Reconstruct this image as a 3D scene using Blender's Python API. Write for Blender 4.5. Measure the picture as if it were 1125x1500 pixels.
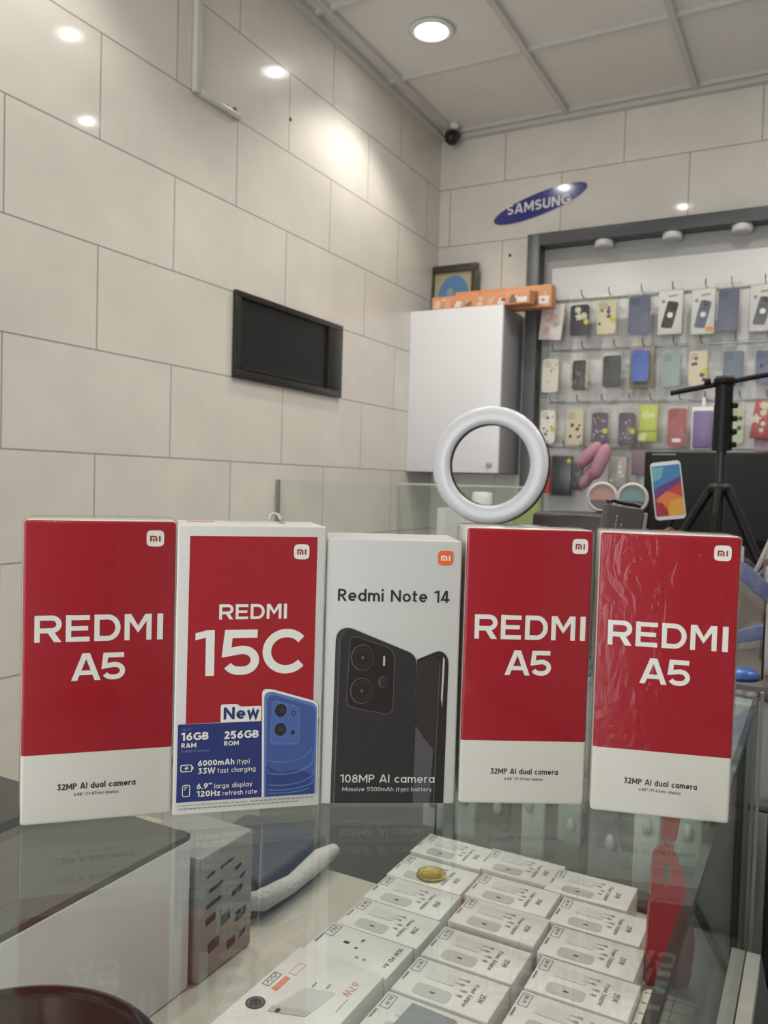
import bpy, bmesh, math, random
from mathutils import Vector, Matrix

random.seed(7)
for o in list(bpy.data.objects):
    bpy.data.objects.remove(o)
S = bpy.context.scene
COL = S.collection

# ------------------------------------------------------------------ camera
cam_data = bpy.data.cameras.new('camera')
cam = bpy.data.objects.new('camera', cam_data)
COL.objects.link(cam)
cam_data.sensor_fit = 'VERTICAL'
cam_data.sensor_height = 36.0
cam_data.lens = 1193.11 / 1500.0 * 36.0
cam_data.clip_start = 0.01
YAW, PITCH, ROLL = 0.494314, -0.0374775, 0.0292430
fw = Vector((-math.sin(YAW) * math.cos(PITCH), math.cos(YAW) * math.cos(PITCH), math.sin(PITCH)))
r0 = Vector((math.cos(YAW), math.sin(YAW), 0))
u0 = r0.cross(fw)
rt = r0 * math.cos(ROLL) + u0 * math.sin(ROLL)
up = u0 * math.cos(ROLL) - r0 * math.sin(ROLL)
cam.matrix_world = Matrix(((rt.x, up.x, -fw.x, 0), (rt.y, up.y, -fw.y, 0), (rt.z, up.z, -fw.z, 0), (0, 0, 0, 1)))
cam_data.dof.use_dof = True
cam_data.dof.focus_distance = 0.52
cam_data.dof.aperture_fstop = 18.0
S.camera = cam

# ------------------------------------------------------------------ light and exposure
S.view_settings.view_transform = 'Standard'
S.view_settings.look = 'None'
S.view_settings.gamma = 1.0
S.view_settings.use_curve_mapping = False
S.view_settings.exposure = 0.09
try:
    S.cycles.max_bounces = 10
    S.cycles.transparent_max_bounces = 32
    S.cycles.glossy_bounces = 5
    S.cycles.diffuse_bounces = 4
    S.cycles.sample_clamp_indirect = 4.0
except Exception:
    pass
world = bpy.data.worlds.new('world')
S.world = world
world.use_nodes = True
wb = world.node_tree.nodes['Background']
wb.inputs['Color'].default_value = (0.95, 0.97, 1.0, 1)      # daylight entering by the assumed opening in the front wall
wb.inputs['Strength'].default_value = 0.8
SPOT_W = 17.0
LAMP_COL = (1.0, 0.95, 0.87)
LENS_EMIT = 130.0
# downlights in the ceiling panels (every second panel)
LAMPS = [(-1.235, 2.53), (-0.735, 2.01), (-0.235, 2.53), (0.255, 2.01), (0.75, 2.53),
         (-1.235, 1.00), (-0.235, 1.40), (0.75, 1.40), (-0.735, -0.9), (0.3, -1.0)]
# added area light in an assumed doorway behind the camera, brightens the box fronts
day = bpy.data.lights.new('added_daylight', 'AREA')
day.shape = 'RECTANGLE'
day.size = 1.5
day.size_y = 2.2
day.energy = 41.0
day.color = (0.93, 0.97, 1.0)
day_o = bpy.data.objects.new('added_daylight', day)
COL.objects.link(day_o)
day_o.location = (-0.70, -2.38, -0.05)
day_o.rotation_euler = (math.pi / 2, 0, 0)

XL, YB, ZC, ZF, XR, YF = -1.559, 3.3326, 1.5117, -1.20, 2.2, -2.4
Z0 = 0.0463
ZG = -0.21           # top of the glass showcase
ZS = -0.472          # shelf board inside it

# ------------------------------------------------------------------ materials
MATS = {}


def nodes_of(name):
    m = bpy.data.materials.new(name)
    m.use_nodes = True
    nt = m.node_tree
    return m, nt, nt.nodes, nt.links


def mat(name, col, rough=0.5, metal=0.0, coat=0.0, noise=0.0, nscale=30.0, bump=0.0, bscale=80.0, emit=0.0, spec=0.5):
    if name in MATS:
        return MATS[name]
    m, nt, N, L = nodes_of(name)
    b = N['Principled BSDF']
    b.inputs['Roughness'].default_value = rough
    b.inputs['Metallic'].default_value = metal
    b.inputs['Coat Weight'].default_value = coat
    b.inputs['Coat Roughness'].default_value = 0.05
    b.inputs['Specular IOR Level'].default_value = spec
    c = (col[0], col[1], col[2], 1)
    b.inputs['Base Color'].default_value = c
    tc = N.new('ShaderNodeTexCoord')
    nz = N.new('ShaderNodeTexNoise')
    nz.inputs['Scale'].default_value = nscale
    nz.inputs['Detail'].default_value = 3
    L.new(tc.outputs['Object'], nz.inputs['Vector'])
    mx = N.new('ShaderNodeMix')
    mx.data_type = 'RGBA'
    mx.inputs['A'].default_value = tuple(v * (1 - noise) for v in col) + (1,)
    mx.inputs['B'].default_value = tuple(min(1, v * (1 + noise)) for v in col) + (1,)
    L.new(nz.outputs['Fac'], mx.inputs['Factor'])
    L.new(mx.outputs['Result'], b.inputs['Base Color'])
    if bump > 0:
        bz = N.new('ShaderNodeTexNoise')
        bz.inputs['Scale'].default_value = bscale
        L.new(tc.outputs['Object'], bz.inputs['Vector'])
        bp = N.new('ShaderNodeBump')
        bp.inputs['Strength'].default_value = bump
        bp.inputs['Distance'].default_value = 0.002
        L.new(bz.outputs['Fac'], bp.inputs['Height'])
        L.new(bp.outputs['Normal'], b.inputs['Normal'])
    if emit > 0:
        b.inputs['Emission Color'].default_value = c
        b.inputs['Emission Strength'].default_value = emit
    MATS[name] = m
    return m


def clear(name, tint=(1, 1, 1), rough=0.0, f0=0.04, bump=0.0, bscale=60.0, milky=0.0, stretch=(1, 1, 1)):
    """thin clear sheet: tinted transparency plus a Fresnel-weighted mirror"""
    if name in MATS:
        return MATS[name]
    m, nt, N, L = nodes_of(name)
    N.remove(N['Principled BSDF'])
    out = N['Material Output']
    tr = N.new('ShaderNodeBsdfTransparent')
    tr.inputs['Color'].default_value = tint + (1,)
    gl = N.new('ShaderNodeBsdfGlossy')
    gl.inputs['Roughness'].default_value = rough
    lw = N.new('ShaderNodeLayerWeight')
    lw.inputs['Blend'].default_value = 0.5
    pw = N.new('ShaderNodeMath')
    pw.operation = 'POWER'
    pw.inputs[1].default_value = 5.0
    ma = N.new('ShaderNodeMath')
    ma.operation = 'MULTIPLY_ADD'
    ma.inputs[1].default_value = 1 - f0
    ma.inputs[2].default_value = f0
    L.new(lw.outputs['Facing'], pw.inputs[0])
    L.new(pw.outputs[0], ma.inputs[0])
    mx = N.new('ShaderNodeMixShader')
    L.new(ma.outputs[0], mx.inputs['Fac'])
    first = tr
    if milky > 0:
        df = N.new('ShaderNodeBsdfDiffuse')
        df.inputs['Color'].default_value = (0.8, 0.8, 0.78, 1)
        m2 = N.new('ShaderNodeMixShader')
        m2.inputs['Fac'].default_value = milky
        L.new(tr.outputs[0], m2.inputs[1])
        L.new(df.outputs[0], m2.inputs[2])
        first = m2
    L.new(first.outputs[0], mx.inputs[1])
    L.new(gl.outputs[0], mx.inputs[2])
    if bump > 0:
        tc = N.new('ShaderNodeTexCoord')
        mp = N.new('ShaderNodeMapping')
        mp.inputs['Scale'].default_value = stretch
        bz = N.new('ShaderNodeTexNoise')
        bz.inputs['Scale'].default_value = bscale
        bz.inputs['Detail'].default_value = 4
        bz.inputs['Distortion'].default_value = 1.2
        L.new(tc.outputs['Object'], mp.inputs['Vector'])
        L.new(mp.outputs['Vector'], bz.inputs['Vector'])
        bp = N.new('ShaderNodeBump')
        bp.inputs['Strength'].default_value = bump
        bp.inputs['Distance'].default_value = 0.003
        L.new(bz.outputs['Fac'], bp.inputs['Height'])
        L.new(bp.outputs['Normal'], gl.inputs['Normal'])
    L.new(mx.outputs[0], out.inputs['Surface'])
    MATS[name] = m
    return m


def tile_mat(name, bw):
    m, nt, N, L = nodes_of(name)
    b = N['Principled BSDF']
    uv = N.new('ShaderNodeUVMap')
    br = N.new('ShaderNodeTexBrick')
    br.offset = 0.5
    br.offset_frequency = 2
    br.squash = 1.0
    br.inputs['Scale'].default_value = 1.0
    br.inputs['Brick Width'].default_value = bw
    br.inputs['Row Height'].default_value = 0.25
    br.inputs['Mortar Size'].default_value = 0.0019
    br.inputs['Mortar Smooth'].default_value = 0.25
    br.inputs['Color1'].default_value = (0.74, 0.703, 0.638, 1)
    br.inputs['Color2'].default_value = (0.765, 0.728, 0.663, 1)
    br.inputs['Mortar'].default_value = (0.30, 0.275, 0.245, 1)
    L.new(uv.outputs['UV'], br.inputs['Vector'])
    nz = N.new('ShaderNodeTexNoise')
    nz.inputs['Scale'].default_value = 5.0
    nz.inputs['Detail'].default_value = 6
    nz.inputs['Roughness'].default_value = 0.6
    L.new(uv.outputs['UV'], nz.inputs['Vector'])
    rp = N.new('ShaderNodeMapRange')
    rp.inputs['From Min'].default_value = 0.3
    rp.inputs['From Max'].default_value = 0.7
    rp.inputs['To Min'].default_value = 0.93
    rp.inputs['To Max'].default_value = 1.05
    L.new(nz.outputs['Fac'], rp.inputs['Value'])
    mul = N.new('ShaderNodeVectorMath')
    mul.operation = 'SCALE'
    L.new(br.outputs['Color'], mul.inputs[0])
    L.new(rp.outputs['Result'], mul.inputs['Scale'])
    L.new(mul.outputs['Vector'], b.inputs['Base Color'])
    b.inputs['Roughness'].default_value = 0.34
    b.inputs['Specular IOR Level'].default_value = 0.35
    b.inputs['Coat Weight'].default_value = 0.55
    b.inputs['Coat Roughness'].default_value = 0.06
    bp = N.new('ShaderNodeBump')
    bp.invert = True
    bp.inputs['Strength'].default_value = 0.5
    bp.inputs['Distance'].default_value = 0.0015
    L.new(br.outputs['Fac'], bp.inputs['Height'])
    L.new(bp.outputs['Normal'], b.inputs['Normal'])
    L.new(bp.outputs['Normal'], b.inputs['Coat Normal'])
    return m


def two_zone_mat(name, low, high, split, front_y, rough=0.38):
    """carton board printed in one colour above a height on its front face, plain elsewhere"""
    m, nt, N, L = nodes_of(name)
    b = N['Principled BSDF']
    tc = N.new('ShaderNodeTexCoord')
    sp = N.new('ShaderNodeSeparateXYZ')
    L.new(tc.outputs['Object'], sp.inputs[0])
    g1 = N.new('ShaderNodeMath'); g1.operation = 'GREATER_THAN'; g1.inputs[1].default_value = split
    g2 = N.new('ShaderNodeMath'); g2.operation = 'LESS_THAN'; g2.inputs[1].default_value = front_y
    L.new(sp.outputs['Z'], g1.inputs[0])
    L.new(sp.outputs['Y'], g2.inputs[0])
    mu = N.new('ShaderNodeMath'); mu.operation = 'MULTIPLY'
    L.new(g1.outputs[0], mu.inputs[0]); L.new(g2.outputs[0], mu.inputs[1])
    mx = N.new('ShaderNodeMix'); mx.data_type = 'RGBA'
    mx.inputs['A'].default_value = low + (1,)
    mx.inputs['B'].default_value = high + (1,)
    L.new(mu.outputs[0], mx.inputs['Factor'])
    L.new(mx.outputs['Result'], b.inputs['Base Color'])
    b.inputs['Roughness'].default_value = rough
    b.inputs['Specular IOR Level'].default_value = 0.25
    return m


WHITE_CARD = mat('white_card', (0.64, 0.635, 0.61), 0.45, noise=0.02)
WHITE_INK = mat('white_ink', (0.78, 0.77, 0.73), 0.45)
BLACK_INK = mat('black_ink', (0.02, 0.02, 0.022), 0.45)
GREY_INK = mat('grey_ink', (0.28, 0.28, 0.28), 0.5)
RED_INK = mat('red_ink', (0.35, 0.011, 0.020), 0.4)
BLUE_INK = mat('blue_ink', (0.022, 0.034, 0.165), 0.4)
ORANGE_INK = mat('orange_ink', (0.75, 0.13, 0.03), 0.4)
BLACK_PLASTIC = mat('black_plastic', (0.007, 0.0065, 0.007), 0.45, spec=.3)
DARK_PLASTIC = mat('dark_plastic', (0.035, 0.033, 0.034), 0.35)
WHITE_PLASTIC = mat('white_plastic', (0.75, 0.75, 0.74), 0.35)
CHROME = mat('chrome', (0.6, 0.6, 0.6), 0.25, metal=1.0)
GLASS = clear('showcase_glass', (0.965, 0.985, 0.975))
GLASS_EDGE = mat('glass_edge', (0.025, 0.06, 0.05), 0.12, spec=0.6)
FILM = clear('plastic_film', (0.98, 0.98, 0.97), 0.05, 0.045, bump=1.0, bscale=75, milky=0.008)
WRAP = clear('shrink_wrap', (0.985, 0.985, 0.985), 0.05, 0.02, bump=0.35, bscale=30, stretch=(1, 1, 0.22))


# ------------------------------------------------------------------ mesh helpers
class MB:
    def __init__(self):
        self.v, self.f, self.mi, self.smooth = [], [], [], []

    def add(self, vs, fs, mi=0, M=None, smooth=False):
        o = len(self.v)
        for p in vs:
            p = Vector(p)
            self.v.append(tuple(M @ p) if M is not None else tuple(p))
        for f in fs:
            self.f.append([o + i for i in f]); self.mi.append(mi); self.smooth.append(smooth)
        return self

    def box(self, x0, x1, y0, y1, z0, z1, mi=0, M=None):
        vs = [(x, y, z) for z in (z0, z1) for y in (y0, y1) for x in (x0, x1)]
        fs = [(0, 2, 3, 1), (4, 5, 7, 6), (0, 1, 5, 4), (2, 6, 7, 3), (0, 4, 6, 2), (1, 3, 7, 5)]
        return self.add(vs, fs, mi, M)

    def poly(self, pts, mi=0, M=None):
        return self.add(pts, [list(range(len(pts)))], mi, M)

    def prism(self, pts2, z0, z1, mi=0, M=None, smooth=False):
        n = len(pts2)
        vs = [(x, y, z0) for x, y in pts2] + [(x, y, z1) for x, y in pts2]
        self.add(vs, [list(range(n))[::-1], list(range(n, 2 * n))], mi, M)
        o = len(self.v) - 2 * n
        for i in range(n):
            j = (i + 1) % n
            self.f.append([o + i, o + j, o + n + j, o + n + i]); self.mi.append(mi); self.smooth.append(smooth)
        return self

    def lathe(self, prof, n=32, mi=0, M=None, closed=False, smooth=True):
        vs, fs = [], []
        k = len(prof)
        for i in range(n):
            a = 2 * math.pi * i / n
            for r, z in prof:
                vs.append((r * math.cos(a), r * math.sin(a), z))
        for i in range(n):
            j = (i + 1) % n
            for q in range(k if closed else k - 1):
                w = (q + 1) % k
                fs.append((i * k + q, j * k + q, j * k + w, i * k + w))
        return self.add(vs, fs, mi, M, smooth)

    def tube(self, pts, r, n=10, mi=0, M=None, smooth=True):
        pts = [Vector(p) for p in pts]
        rs = r if isinstance(r, (list, tuple)) else [r] * len(pts)
        vs, fs = [], []
        prev = None
        for i, p in enumerate(pts):
            if i == 0: d = pts[1] - p
            elif i == len(pts) - 1: d = p - pts[i - 1]
            else: d = pts[i + 1] - pts[i - 1]
            d.normalize()
            if prev is None:
                a = d.orthogonal().normalized()
            else:
                a = (prev - d * prev.dot(d)).normalized()
            prev = a
            b = d.cross(a)
            for q in range(n):
                t = 2 * math.pi * q / n
                vs.append(p + (a * math.cos(t) + b * math.sin(t)) * rs[i])
        for i in range(len(pts) - 1):
            for q in range(n):
                w = (q + 1) % n
                fs.append((i * n + q, i * n + w, (i + 1) * n + w, (i + 1) * n + q))
        self.add(vs, fs, mi, M, smooth)
        self.add([vs[q] for q in range(n)], [list(range(n))[::-1]], mi, M)
        self.add([vs[-n + q] for q in range(n)], [list(range(n))], mi, M)
        return self

    def build(self, name, mats, parent=None, bevel=0.0, seg=2, uv=None, loc=None, rot=None):
        me = bpy.data.meshes.new(name)
        me.from_pydata(self.v, [], self.f)
        if not isinstance(mats, (list, tuple)): mats = [mats]
        for m in mats: me.materials.append(m)
        for p, mi, s in zip(me.polygons, self.mi, self.smooth):
            p.material_index = mi
            p.use_smooth = s
        me.update()
        bm = bmesh.new(); bm.from_mesh(me)
        bmesh.ops.recalc_face_normals(bm, faces=bm.faces) if self.solid else None
        if bevel > 0:
            bmesh.ops.bevel(bm, geom=list(bm.edges), offset=bevel, segments=seg, affect='EDGES', profile=0.5, clamp_overlap=True)
            for f in bm.faces: f.smooth = True
        bm.to_mesh(me); bm.free()
        if bevel > 0:
            try: me.set_sharp_from_angle(angle=math.radians(50))
            except Exception: pass
        if uv:
            lay = me.uv_layers.new(name='UVMap')
            for l in me.loops:
                lay.data[l.index].uv = uv(me.vertices[l.vertex_index].co)
        o = bpy.data.objects.new(name, me)
        COL.objects.link(o)
        if parent: o.parent = parent
        if loc is not None: o.location = loc
        if rot is not None: o.rotation_euler = rot
        return o
    solid = True


def tag(o, label, cat, group=None, kind=None):
    o['label'] = label
    o['category'] = cat
    if group: o['group'] = group
    if kind: o['kind'] = kind
    return o


def thing(name, label, cat, loc=(0, 0, 0), rot=(0, 0, 0), group=None):
    o = bpy.data.objects.new(name, None)
    o.empty_display_size = 0.02
    COL.objects.link(o)
    o.location = loc
    o.rotation_euler = rot
    return tag(o, label, cat, group)


def struct(o, label=None, cat=None):
    o['kind'] = 'structure'
    if label: o['label'] = label
    if cat: o['category'] = cat
    return o


def copy_tree(o, parent=None):
    c = o.copy()
    COL.objects.link(c)
    if parent: c.parent = parent
    for ch in list(o.children):
        copy_tree(ch, c)
    return c


def rrect(x0, x1, y0, y1, r, n=5):
    pts = []
    for cx, cy, a0 in ((x1 - r, y1 - r, 0), (x0 + r, y1 - r, 90), (x0 + r, y0 + r, 180), (x1 - r, y0 + r, 270)):
        for i in range(n + 1):
            a = math.radians(a0 + 90 * i / n)
            pts.append((cx + r * math.cos(a), cy + r * math.sin(a)))
    return pts


def ell(cx, cy, rx, ry, n=28, rot=0.0, p=2.0):
    pts = []
    for i in range(n):
        a = 2 * math.pi * i / n
        c, s = math.cos(a), math.sin(a)
        x = rx * math.copysign(abs(c) ** (2 / p), c)
        y = ry * math.copysign(abs(s) ** (2 / p), s)
        pts.append((cx + x * math.cos(rot) - y * math.sin(rot), cy + x * math.sin(rot) + y * math.cos(rot)))
    return pts


def round_path(pts, r, n=5):
    """round the corners of a closed 2-D polygon; r may be a list"""
    out = []
    k = len(pts)
    for i in range(k):
        p = Vector(pts[i]); a = Vector(pts[i - 1]); b = Vector(pts[(i + 1) % k])
        ri = r[i] if isinstance(r, (list, tuple)) else r
        if ri <= 0:
            out.append(tuple(p)); continue
        da, db = (a - p), (b - p)
        ta = p + da.normalized() * min(ri, da.length * .49)
        tb = p + db.normalized() * min(ri, db.length * .49)
        for q in range(n + 1):
            t = q / n
            out.append(tuple(ta * (1 - t) ** 2 + p * 2 * t * (1 - t) + tb * t * t))
    return out


# ---- 2-D lettering. Everything printed is collected as flat shapes (u right, v up) and laid on a surface by a matrix
class Flat(MB):
    solid = False

    lift = 0.0

    def shape(self, pts, mi=0, z=0.0, up=True):
        if up: self.lift += 1.5e-6          # later ink lies on top of earlier ink
        return self.poly([(x, y, z + self.lift) for x, y in pts], mi)

    def stroke(self, pts, w, mi=0, z=0.0, closed=False):
        self.lift += 1.5e-6
        P = [Vector(p) for p in pts]
        n = len(P)
        Ls, Rs = [], []
        for i in range(n):
            if closed:
                d0 = (P[i] - P[i - 1]).normalized(); d1 = (P[(i + 1) % n] - P[i]).normalized()
            else:
                d0 = (P[i] - P[i - 1]).normalized() if i > 0 else (P[1] - P[0]).normalized()
                d1 = (P[i + 1] - P[i]).normalized() if i < n - 1 else d0
            n0 = Vector((-d0.y, d0.x)); n1 = Vector((-d1.y, d1.x))
            m = (n0 + n1)
            m = m.normalized() if m.length > 1e-6 else n0
            k = w / 2 / max(0.35, m.dot(n0))
            Ls.append(P[i] + m * k); Rs.append(P[i] - m * k)
        for i in range(n if closed else n - 1):
            j = (i + 1) % n
            self.shape([tuple(Rs[i]), tuple(Rs[j]), tuple(Ls[j]), tuple(Ls[i])], mi, z, False)
        return self

    def ring(self, cx, cy, r, w, mi=0, z=0.0, ry=None):
        return self.stroke(ell(cx, cy, r, ry or r, 28), w, mi, z, closed=True)

    def big(self, txt, u0, v0, widths, gaps, h, t, mi=0, z=0.0):
        x = u0
        for ch, w, g in zip(txt, widths, gaps):
            self.letter(ch, x, v0, w, h, t, mi, z)
            x += w + g
        return self

    def letter(self, ch, x, y, w, h, t, mi=0, z=0.0):
        s = t / 2
        def arc(cx, cy, rx, ry, a0, a1, n=10):
            return [(cx + rx * math.cos(math.radians(a0 + (a1 - a0) * i / n)), cy + ry * math.sin(math.radians(a0 + (a1 - a0) * i / n))) for i in range(n + 1)]
        Q = lambda pts: self.shape([(x + a, y + b) for a, b in pts], mi, z)
        K = lambda pts, tt=t: self.stroke([(x + a, y + b) for a, b in pts], tt, mi, z)
        if ch == 'I':
            Q([(0, 0), (w, 0), (w, h), (0, h)])
        elif ch == 'E':
            Q([(0, 0), (t, 0), (t, h), (0, h)])
            for yy in (0, h - t):
                Q([(t, yy), (w, yy), (w, yy + t * .95), (t, yy + t * .95)])
            yy = h / 2 - t * .45
            Q([(t, yy), (w * .93, yy), (w * .93, yy + t * .9), (t, yy + t * .9)])
        elif ch == 'R':
            Q([(0, 0), (t, 0), (t, h), (0, h)])
            ry = (h * .66 - t) / 2
            cy = h - s - ry
            K([(t, h - s)] + arc(w - s - ry * 1.05, cy, ry * 1.05, ry, 90, -90, 12) + [(t, cy - ry)])
            yb = cy - ry + s
            Q([(w * .36, yb), (w * .36 + t * 1.3, yb), (w, 0), (w - t * 1.35, 0)])
        elif ch == 'D':
            Q([(0, 0), (t, 0), (t, h), (0, h)])
            r = (h - t) / 2
            K([(t, h - s)] + arc(w - s - r * .9, h / 2, r * .9, r, 90, -90, 16) + [(t, s)])
        elif ch == 'M':
            Q([(0, 0), (t, 0), (t, h), (0, h)])
            Q([(w - t, 0), (w, 0), (w, h), (w - t, h)])
            vy = h * .30
            Q([(t * .0, h), (t * 1.25, h), (w / 2, vy + t * 1.35), (w / 2, vy - t * .1)])
            Q([(w, h), (w / 2, vy - t * .1), (w / 2, vy + t * 1.35), (w - t * 1.25, h)])
        elif ch == 'A':
            a = t * 1.12
            Q([(0, 0), (a, 0), (w / 2 + a * .02, h * .80), (w / 2, h), (w / 2 - a * .62, h)])
            Q([(w - a, 0), (w, 0), (w / 2 + a * .62, h), (w / 2, h), (w / 2 - a * .02, h * .80)])
            Q([(w * .22, h * .2), (w * .78, h * .2), (w * .70, h * .2 + t * .9), (w * .30, h * .2 + t * .9)])
        elif ch == '5':
            r = h * .645 / 2 - s
            cy = s + r
            rx = w * .5 - s
            K([(w * .94, h - s), (w * .17, h - s), (w * .12, cy + r * .78)] + [(w * .5, cy + r)] +
              arc(w - s - rx * .86, cy, rx * .86, r, 82, -90, 14) + arc(w * .46, cy, w * .46 - s, r, -90, -152, 6), t * .98)
        elif ch == '1':
            Q([(w - t, 0), (w, 0), (w, h), (w - t, h)])
            Q([(0, h - t * 1.15), (w - t, h - t * .86), (w - t, h), (w * .78, h), (0, h - t * .12 - t * .2)])
        elif ch == 'C':
            rx, ry = w * .52 - s, h / 2 - s
            K(arc(w * .52, h / 2, rx, ry, 40, 320, 30))
        return self


def pen(ch, t):
    """centre lines of a plain rounded sans letter; capital height 1, x-height X"""
    s = t / 2
    X, A_, D_ = .72, 1.03, -.25
    def arc(cx, cy, rx, ry, a0, a1, n=9):
        return [(cx + rx * math.cos(math.radians(a0 + (a1 - a0) * i / n)), cy + ry * math.sin(math.radians(a0 + (a1 - a0) * i / n))) for i in range(n + 1)]
    def o(w, y0, y1):
        return (arc(w / 2, (y0 + y1) / 2, w / 2 - s, (y1 - y0) / 2 - s, 0, 345, 23), True)
    L = lambda *p: (list(p), False)
    def bowl(x0, w, y0, y1, right=True):
        return L((x0, y1 - s), *arc(w - s - (y1 - y0) * .42, (y0 + y1) / 2, (y1 - y0) * .42, (y1 - y0) / 2 - s, 90, -90, 12), (x0, y0 + s))
    W = .58
    arch = lambda x0, w: L((x0 + s, X * .4), *arc(x0 + w / 2, X - s - .24, w / 2 - s, .24, 180, 0, 10), (x0 + w - s, 0))
    if ch in 'oO0':
        return {'o': (.66, [o(.66, 0, X)]), 'O': (.92, [o(.92, 0, 1)]), '0': (.66, [o(.66, 0, 1)])}[ch]
    if ch == 'n': return W, [L((s, 0), (s, X)), arch(0, W)]
    if ch == 'h': return W, [L((s, 0), (s, A_)), arch(0, W)]
    if ch == 'm': return .94, [L((s, 0), (s, X)), arch(0, .47 + s), arch(.47 - s, .47 + s)]
    if ch == 'r': return .38, [L((s, 0), (s, X)), L((s, X * .45), *arc(.32, X - s - .24, .32 - s, .24, 180, 75, 7))]
    if ch == 'u': return W, [L((W - s, X), (W - s, 0)), L((s, X), *arc(W / 2, s + .24, W / 2 - s, .24, 180, 360, 10), (W - s, X * .55))]
    if ch == 'a': return .65, [o(.65, 0, X), L((.65 - s, 0), (.65 - s, X))]
    if ch == 'd': return .65, [o(.65, 0, X), L((.65 - s, 0), (.65 - s, A_))]
    if ch == 'b': return .65, [o(.65, 0, X), L((s, 0), (s, A_))]
    if ch == 'p': return .65, [o(.65, 0, X), L((s, D_), (s, X))]
    if ch == 'q': return .65, [o(.65, 0, X), L((.65 - s, D_), (.65 - s, X))]
    if ch == 'g': return .65, [o(.65, 0, X), L((.65 - s, X), (.65 - s, -.02), *arc(.325, -.02, .325 - s, .24 - s, 0, -145, 9))]
    if ch == 'e': return .65, [L((s, X / 2 - .01), *[(a, c) for a, c in [(.65 - s, X / 2 - .01)]], *arc(.325, X / 2, .325 - s, X / 2 - s, 0, 318, 20))]
    if ch == 'c': return .56, [L(*arc(.33, X / 2, .33 - s, X / 2 - s, 48, 312, 16))]
    if ch in 'sS':
        h, w = (X, .50) if ch == 's' else (1.0, .66)
        r = (h / 2 + s) / 2 - s / 1
        r = (h - t) / 4
        return w, [L(*arc(w / 2, h - s - r, w / 2 - s, r, 28, 90, 4), *arc(w / 2, h - s - r, w / 2 - s, r, 110, 250, 8), (w / 2, h / 2), *arc(w / 2, s + r, w / 2 - s, r, 70, -90, 9), *arc(w / 2, s + r, w / 2 - s, r, -110, -152, 3))]
    if ch == 't': return .40, [L((.15, .93), (.15, .2), *arc(.15 + .16, .2, .16, .2 - s, 180, 280, 6)), L((0, X - s), (.38, X - s))]
    if ch == 'f': return .40, [L((.15, 0), (.15, .82), *arc(.15 + .17, .82, .17, A_ - s - .82, 180, 90, 6)), L((0, X - s), (.38, X - s))]
    if ch == 'i': return t * 1.1, [L((s, 0), (s, X)), L((s, .87), (s, .87 + t * 1.15))]
    if ch == 'j': return t * 1.1, [L((s, D_), (s, X)), L((s, .87), (s, .87 + t * 1.15))]
    if ch == 'l': return t, [L((s, 0), (s, A_))]
    if ch == 'v': return .58, [L((s * .8, X), (.29, s * .6), (.58 - s * .8, X))]
    if ch == 'y': return .58, [L((s * .8, X), (.30, .02)), L((.58 - s * .8, X), (.20, D_))]
    if ch == 'w': return .88, [L((s * .8, X), (.24, s * .7), (.44, X - s * .7), (.64, s * .7), (.88 - s * .8, X))]
    if ch == 'x': return .54, [L((s, 0), (.54 - s, X)), L((s, X), (.54 - s, 0))]
    if ch == 'z': return .52, [L((0, X - s), (.50 - s, X - s), (s * 1.2, s), (.52, s))]
    if ch == 'k': return .56, [L((s, 0), (s, A_)), L((s, .26), (.50, X)), L((.2, .42), (.54, 0))]
    if ch == 'I': return t, [L((s, 0), (s, 1))]
    if ch == 'A': return .84, [L((s * .9, 0), (.42 - s * .3, 1)), L((.84 - s * .9, 0), (.42 + s * .3, 1)), L((.19, .27), (.65, .27))]
    if ch == 'B': return .66, [L((s, 0), (s, 1)), bowl(s, .63, .5 - s, 1), bowl(s, .66, 0, .5 + s)]
    if ch == 'C': return .80, [L(*arc(.48, .5, .48 - s, .5 - s, 45, 315, 18))]
    if ch == 'D': return .80, [L((s, 0), (s, 1)), bowl(s, .80, 0, 1)]
    if ch == 'E': return .60, [L((.60, 1 - s), (s, 1 - s), (s, s), (.60, s)), L((s, .5), (.56, .5))]
    if ch == 'G': return .86, [L(*arc(.48, .5, .48 - s, .5 - s, 45, 352, 20), (.86 - s, .46), (.50, .46))]
    if ch == 'H': return .74, [L((s, 0), (s, 1)), L((.74 - s, 0), (.74 - s, 1)), L((s, .5), (.74 - s, .5))]
    if ch == 'L': return .56, [L((s, 1), (s, s), (.56, s))]
    if ch == 'M': return .94, [L((s, 0), (s, 1)), L((.94 - s, 0), (.94 - s, 1)), L((s, 1 - s * .6), (.47, .30), (.94 - s, 1 - s * .6))]
    if ch == 'N': return .80, [L((s, 0), (s, 1)), L((.80 - s, 0), (.80 - s, 1)), L((s, 1 - s * .5), (.80 - s, s * .5))]
    if ch == 'P': return .64, [L((s, 0), (s, 1)), bowl(s, .64, .40, 1)]
    if ch == 'R': return .68, [L((s, 0), (s, 1)), bowl(s, .65, .42, 1), L((.30, .46), (.66 - s * .5, 0))]
    if ch == 'T': return .68, [L((.34, 0), (.34, 1)), L((0, 1 - s), (.68, 1 - s))]
    if ch == 'U': return .74, [L((s, 1), (s, .36), *arc(.37, .36, .37 - s, .36 - s, 180, 360, 12), (.74 - s, 1))]
    if ch == 'V': return .80, [L((s * .8, 1), (.40, s * .6), (.80 - s * .8, 1))]
    if ch == 'W': return 1.18, [L((s * .8, 1), (.32, s * .7), (.59, 1 - s * .7), (.86, s * .7), (1.18 - s * .8, 1))]
    if ch == 'X': return .74, [L((s, 0), (.74 - s, 1)), L((s, 1), (.74 - s, 0))]
    if ch == '1': return .40, [L((.40 - s, 0), (.40 - s, 1)), L((0, .82), (.40 - s, 1 - s * .8))]
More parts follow.
